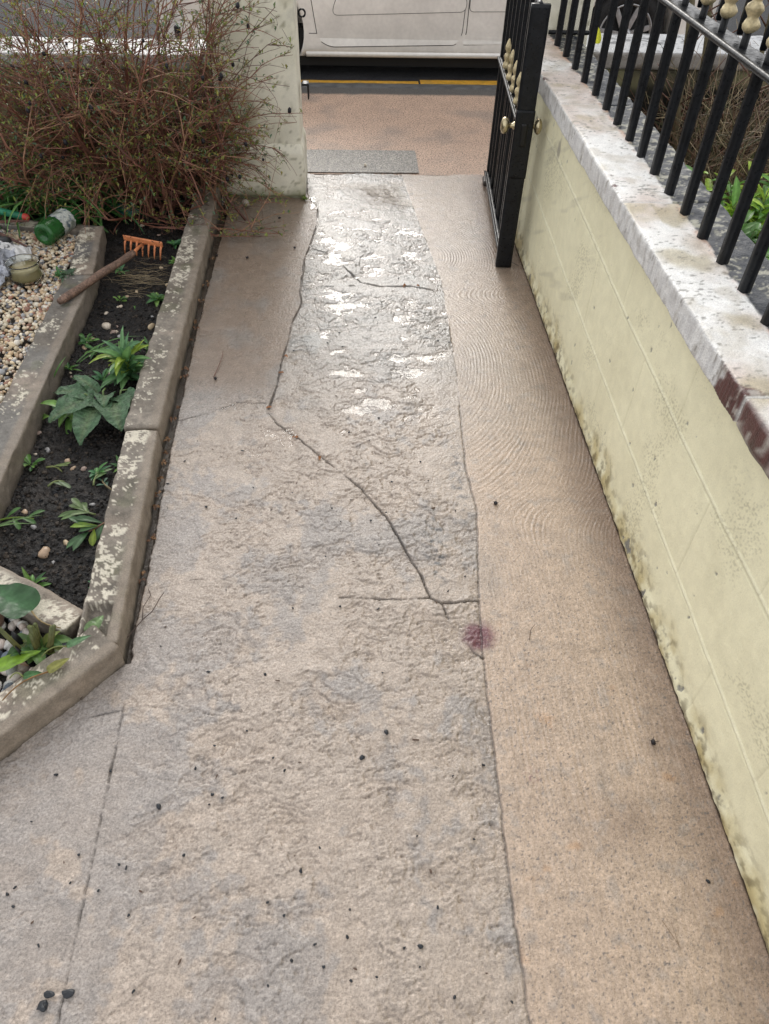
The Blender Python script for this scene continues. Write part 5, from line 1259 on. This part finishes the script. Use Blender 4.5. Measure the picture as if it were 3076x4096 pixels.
twig('fallen_twig', [(.728, 3.20, .006), (.745, 3.16, .010), (.775, 3.13, .006)], .0013, 'thin dark stalk lying between the gate foot and the wall', (.03, .03, .03))
GRIT = [(-.664, .761), (-.688, .659), (-.598, .573), (-.571, .587), (-.683, .527), (-.693, .516), (-.675, .493), (-.629, .463), (-.575, .533), (-.515, .516), (-.485, .566), (-.469, .559), (-.431, .513), (-.446, .469), (-.425, .685), (-.312, .708), (-.317, .685), (-.308, .748), (-.322, .822), (-.251, .857), (-.157, .757), (-.186, .789), (-.125, .776), (.017, .783), (-.357, .768), (-.289, .699), (-.356, .579), (-.126, .572), (-.112, .541), (-.176, .483), (-.142, .459), (-.075, .586), (-.317, .461), (-.018, .417), (-.081, .406), (-.124, .381), (-.062, .368), (-.003, .363), (-.011, .344), (-.166, .341), (-.256, .293), (-.411, .34), (-.334, .386), (-.012, .465), (-.606, .422), (-.546, .768), (.076, .843), (.145, .823), (.293, .758), (.221, .734), (.132, .604), (.252, .594), (.154, .532), (.162, .464), (.092, .395), (.122, .395), (.119, .361), (.245, .347), (.18, .311), (.285, .299), (.037, .347), (.723, .495), (-.454, 1.869), (-.509, 1.912), (-.357, 1.861), (-.329, 1.83), (-.537, 1.811), (-.171, 1.705), (-.183, 1.659), (-.306, 1.685), (-.244, 1.584), (-.002, 1.624), (-.166, 1.58), (-.346, 1.551), (-.06, 1.589), (-.033, 1.534), (.128, 1.705), (.097, 1.793), (.227, 1.799), (.105, 1.57), (.134, 1.475), (.079, 1.437), (.25, 1.585), (.245, 1.708), (.317, 1.573), (.316, 1.314), (.263, 1.261), (.227, 1.224), (.069, 1.206), (-.161, 1.213), (-.033, 1.216), (-.345, 1.278), (-.489, 1.16), (-.39, 1.125), (-.36, 1.019), (-.22, 1.009), (.073, 1.006), (-.188, .99), (-.492, 1.099), (-.442, 1.601), (-.556, 1.598), (-.573, 1.706), (-.313, 1.99), (.098, 2.027), (.062, 1.908), (-.005, 1.953), (-.076, 1.395), (.005, 1.374), (.057, 1.535), (.083, 3.026), (.219, 3.02), (.109, 2.692), (.085, 2.609), (-.039, 2.576), (-.027, 2.476), (-.086, 2.503), (-.215, 2.448), (.002, 2.422), (.36, 2.567), (.351, 2.518), (.392, 2.507), (.355, 2.417), (-.049, 2.157), (.099, 2.03), (.075, 2.831), (.114, 2.646)]
big = {0: 1.5, 4: 1.2, 13: 1.6, 14: 1.7, 23: 1.5, 46: 1.5, 47: 1.4, 48: 1.3, 19: 1.3, 58: 1.2}
for i, (x, y) in enumerate(GRIT):
    s = random.uniform(.0019, .0042) * big.get(i, 1)
    o = pebble('grit_stone', (x, y, .003), s, 300 + i, M_grit, (.05, .05, .055), .55, .5)
    if i % 5 == 2:
        o.data.materials[0] = M_debris; a_ = o.data.color_attributes['albedo']; n_ = len(o.data.vertices); a_.data.foreach_set('color', np.tile((.10, .06, .04, 1.0), n_)); o.name = 'seed_husk'
        tag(o, 'tiny dark brown seed husk lying loose on the worn path', 'husk', 'brown husks scattered over the path'); o.scale = (1.4, .6, .7); o.rotation_euler[2] = i
    else: tag(o, 'tiny black wet grit stone lying loose on the worn path', 'grit', 'black grit scattered over the path')
for (x, y, s) in [(-.572, .323, .010), (-.563, .338, .009), (-.529, .341, .0105)]:
    o = pebble('black_stone', (x, y, .006), s, int(x * -900), M_grit, (.05, .05, .055), .6, .45); o.data.shade_flat(); o.scale = (1.15, .75, .8); tag(o, 'black angular stone, one of three lying together at the near left of the path', 'stone', 'three black stones together on the path')
def pod(x, y, label, s=.006, z=.007):
    o = empty('seed_pod', (x, y, z)); tag(o, label, 'seed pod', 'dark seed pods dropped on the path'); mb = MB(); mb.add(pebble_v(int(abs(x) * 100), s, s * .8, s * .8, .3), ICO_F, (.015, .012, .014))
    for k in range(4): tube(mb, [(0, 0, 0), (s * 2 * math.cos(k * 1.4), s * 2 * math.sin(k * 1.4), s * .8)], .0012, .0004, 4, (.02, .015, .015))
    mb.build('pod', M_debris, o)
for x, y, l in [(-.34, 3.62, 'dark seed pod on the brown concrete in front of the gate pillar'), (-.46, 3.20, 'dark seed pod cluster on the brown concrete between kerb and crack'), (-.60, 3.22, 'dark seed pod beside the kerb on the brown concrete'),
                (.445, 1.60, 'dark spiky seed pod alone on the combed concrete strip'), (-.492, 2.262, 'dark spiky seed pod at the end of the reddish twig'), (.70, .80, 'dark seed pod on the right strip near the wall foot'), (-.25, 3.30, 'dark seed pod close to the left crack')]:
    pod(x, y, l)
rg = random.Random(12)
for i, y in enumerate([1.33, 1.47, 1.60, 1.66, 1.73, 1.80, 1.845, 1.92, 2.03, 2.10, 2.28, 2.33, 2.52, 2.60, 2.66, 2.83, 2.97, 3.2]):
    x = float(np.interp(y, [1.1, 1.36, 1.9, 2.58, 3.8], [-.572, -.580, -.604, -.614, -.620])) + rg.uniform(-.004, .004)
    o = empty('dead_leaf_litter', (x, y, -.002)); mb = MB()
    for k in range(4):
        leaf(mb, (rg.gauss(0, .004), rg.gauss(0, .008), rg.uniform(0, .008)), rg.uniform(0, 6.3), rg.uniform(-.3, 1), rg.uniform(.010, .020), .010, 1.6, .5, rg.choice([(.17, .09, .05), (.12, .07, .045), (.24, .14, .07)]), n=4, wav=.1)
    mb.build('leaf_scraps', M_debris, o); tag(o, 'scrap of curled rusty-brown dead leaf caught in the gutter gap beside the kerb', 'leaf litter', 'dead leaf scraps in the gutter')
for i, (x, y) in enumerate([(-.186, 1.93), (-.10, 1.82), (-.242, 2.41), (-.255, 2.30), (-.285, 2.09), (.30, 2.95), (.24, 2.955)]):
    o = empty('dead_leaf_litter', (x, y, -.002)); mb = MB()
    for k in range(3): leaf(mb, (0, 0, .004), rg.uniform(0, 6.3), rg.uniform(0, .8), .011, .008, 1.4, .5, (.34, .15, .06), n=4)
    mb.build('leaf_scraps', M_debris, o); tag(o, 'tiny rusty-brown leaf scrap lodged in the crack of the path', 'leaf litter', 'leaf scraps in the path cracks')
st = pebble('pale_stone', (-.515, 3.76, .018), .022, 77, M_pebble, (.50, .44, .36), .2, .8); tag(st, 'pale round stone at the foot of the gate pillar beside the kerb end', 'stone')
ws = pebble('pale_stone', (.10, 4.30, .011), .010, 78, M_pebble, (.62, .55, .45), .2, .8); tag(ws, 'pale chip of stone lying on the grey asphalt patch', 'stone')
rosette('moss_tuft', -.222, 3.845, 14, .022, .010, 'small bright moss tuft at the corner of the gate pillar foot', 33, 'moss', [(.14, .20, .03)], (.2, 1.3), .8, 'ovate', None, 0.0)
# ================================================================== NEIGHBOUR'S GARDEN
def nh(X, Y): return .03 + .03 * f2(X * 4, Y * 4, 801, 3) + .012 * f2(X * 30, Y * 30, 803, 3)
sheet('neighbour_soil', 1.05, 4.0, .5, 3.98, 0, M_soil, .02, lambda x, y, z: mixc(flat(len(x), (.028, .023, .018)), (.06, .045, .03), sst(0, .5, f2(x * 9, y * 9, 805, 3))), nh)
NG = [(.26, .46, .06), (.34, .54, .07), (.16, .34, .07), (.42, .58, .09), (.2, .38, .12)]
def bush(x, y, n, L, label, seed, cols, h=.28, name='broad_leaf_plant', sp=.10, w=.26):
    o = empty(name, (x, y, .03)); tag(o, label, 'plant', "leafy plants in the neighbour's garden"); rg = random.Random(seed); mb = MB(); sb = MB()
    for s in range(n):
        a = rg.uniform(0, 6.28); r = sp * rg.random() ** .5; tip = np.array((r * 1.5 * math.cos(a), r * 1.5 * math.sin(a), h * rg.uniform(.55, 1.05)))
        tube(sb, [(r * .5 * math.cos(a), r * .5 * math.sin(a), 0), tip * .6 + (0, 0, .02), tip], .003, .002, 5, (.14, .20, .06))
        for k in range(7): leaf(mb, tip * (1 - .06 * k), k * 2.4 + a, rg.uniform(.15, 1.2) * (1 - .05 * k), L * rg.uniform(.6, 1.1), L * w, rg.uniform(.5, 1.2), .25, rg.choice(cols), n=6)
    sb.build('stems', M_leaf, o); mb.build('leaves', M_leaf, o)
bush(1.50, 3.02, 24, .125, 'bright bright green lance-leaved plant behind the railings, left one of the bright pair', 1, NG, .40)
bush(1.70, 3.00, 24, .125, 'bright green lance-leaved plant at the right frame edge behind the railings', 2, NG, .40)
bush(1.52, 2.72, 18, .11, 'darker green leafy plant below the bright pair behind the railings', 3, [(.08, .20, .05), (.12, .24, .07)], .36)
bush(1.44, 2.42, 18, .11, 'green leafy plant behind the railings, lowest of those along the slate edge', 4, [(.10, .24, .05), (.2, .38, .08)], .38)
bush(1.45, 3.62, 6, .085, 'sparse green plant with yellowing leaves at the foot of the saplings', 5, [(.14, .26, .05), (.35, .26, .05)], .16, w=.5)
bush(2.25, 3.6, 10, .09, 'green bush at the far right behind the dead stem tangle', 6, [(.10, .22, .06), (.2, .34, .05)], .45)
def tangle():
    mb = MB(); rg = np.random.default_rng(5)
    for i in range(2800):
        x = rg.uniform(1.50, 2.9); y = rg.uniform(3.1, 3.93); L = rg.uniform(.12, .5); d = rg.normal(0, .6, 3); d[2] = abs(d[2]) + .35; d /= np.linalg.norm(d); p = np.array([x, y, rg.uniform(.02, .48)]); q = []
        for k in range(5):
            q.append(p.copy()); p = p + d * L / 4; d = d + rg.normal(0, .2, 3) - (0, 0, .12); d /= np.linalg.norm(d)
        tube(mb, q, rg.uniform(.001, .0028), .001, 3, rg.choice([(.24, .17, .10), (.13, .09, .06), (.36, .28, .17), (.16, .08, .05), (.10, .10, .05)]), cap=False)
    tag(mb.build('dead_stem_tangle', M_twig), "dense tangle of dead brown stems and brambles filling the neighbour's bed", 'dead stems', kind='stuff')
tangle()
for i, (x, y, h, r, tx, lb) in enumerate([(1.62, 3.60, 1.3, .018, -.27, 'left one of the upright bare sapling trunks behind the railings'), (1.69, 3.62, 1.2, .014, -.22, 'middle one of the upright bare sapling trunks behind the railings'),
                                      (1.76, 3.40, 1.3, .013, -.10, 'greenish right one of the upright bare sapling trunks behind the railings')]):
    o = empty('sapling', (x, y, 0)); tag(o, lb, 'sapling', "bare saplings in the neighbour's garden"); mb = MB(); z = np.linspace(0, h, 12)
    tube(mb, np.stack([tx * z / h + .006 * np.sin(z * 9 + i), .01 * np.sin(z * 5), z], 1), r, r * .7, 8, (.13, .11, .065), (.17, .14, .08)); mb.build('trunk', M_twig, o)
    mb = MB(); rr = random.Random(i)
    for k in range(9):
        zz = rr.uniform(.25, h); a = rr.uniform(0, 6.3); L = rr.uniform(.1, .4); tube(mb, [(tx * zz / h, 0, zz), (tx * zz / h + L * .5 * math.cos(a), L * .5 * math.sin(a), zz + L * .35), (tx * zz / h + L * math.cos(a), L * math.sin(a), zz + L * .9)], .004, .0015, 5, (.14, .07, .05))
    mb.build('branches', M_twig, o)
for i, (x, y, lb) in enumerate([(1.22, 3.75, "tuft of dry pale grass against the neighbour's front wall, nearest the pillar"), (1.36, 3.45, 'tuft of green grass beside the slate edge behind the far railings'), (1.38, 3.05, 'tuft of grass beside the slate edge left of the bright leafy plants'), (1.50, 3.85, "tuft of grass at the foot of the neighbour's front wall")]):
    strap_clump(x, y, 34, .30, lb, 70 + i, ((.20, .22, .07), (.30, .27, .12), (.10, .2, .05)), .007, .03)['group'] = "grass tufts in the neighbour's garden"
for i, (x, y, z, a, c, lb) in enumerate([(1.17, 3.93, .70, 1.5, (.55, .55, .03), 'yellow leaf caught against the far pillar above the neighbour\'s coping'), (1.42, 3.35, .16, .5, (.50, .30, .05), 'orange-yellow dying leaf in the neighbour\'s bed beside the slate edge')]):
    fallen('yellow_leaf', x, y, z, a, .07, .035, c, lb, 0, el=1.1)
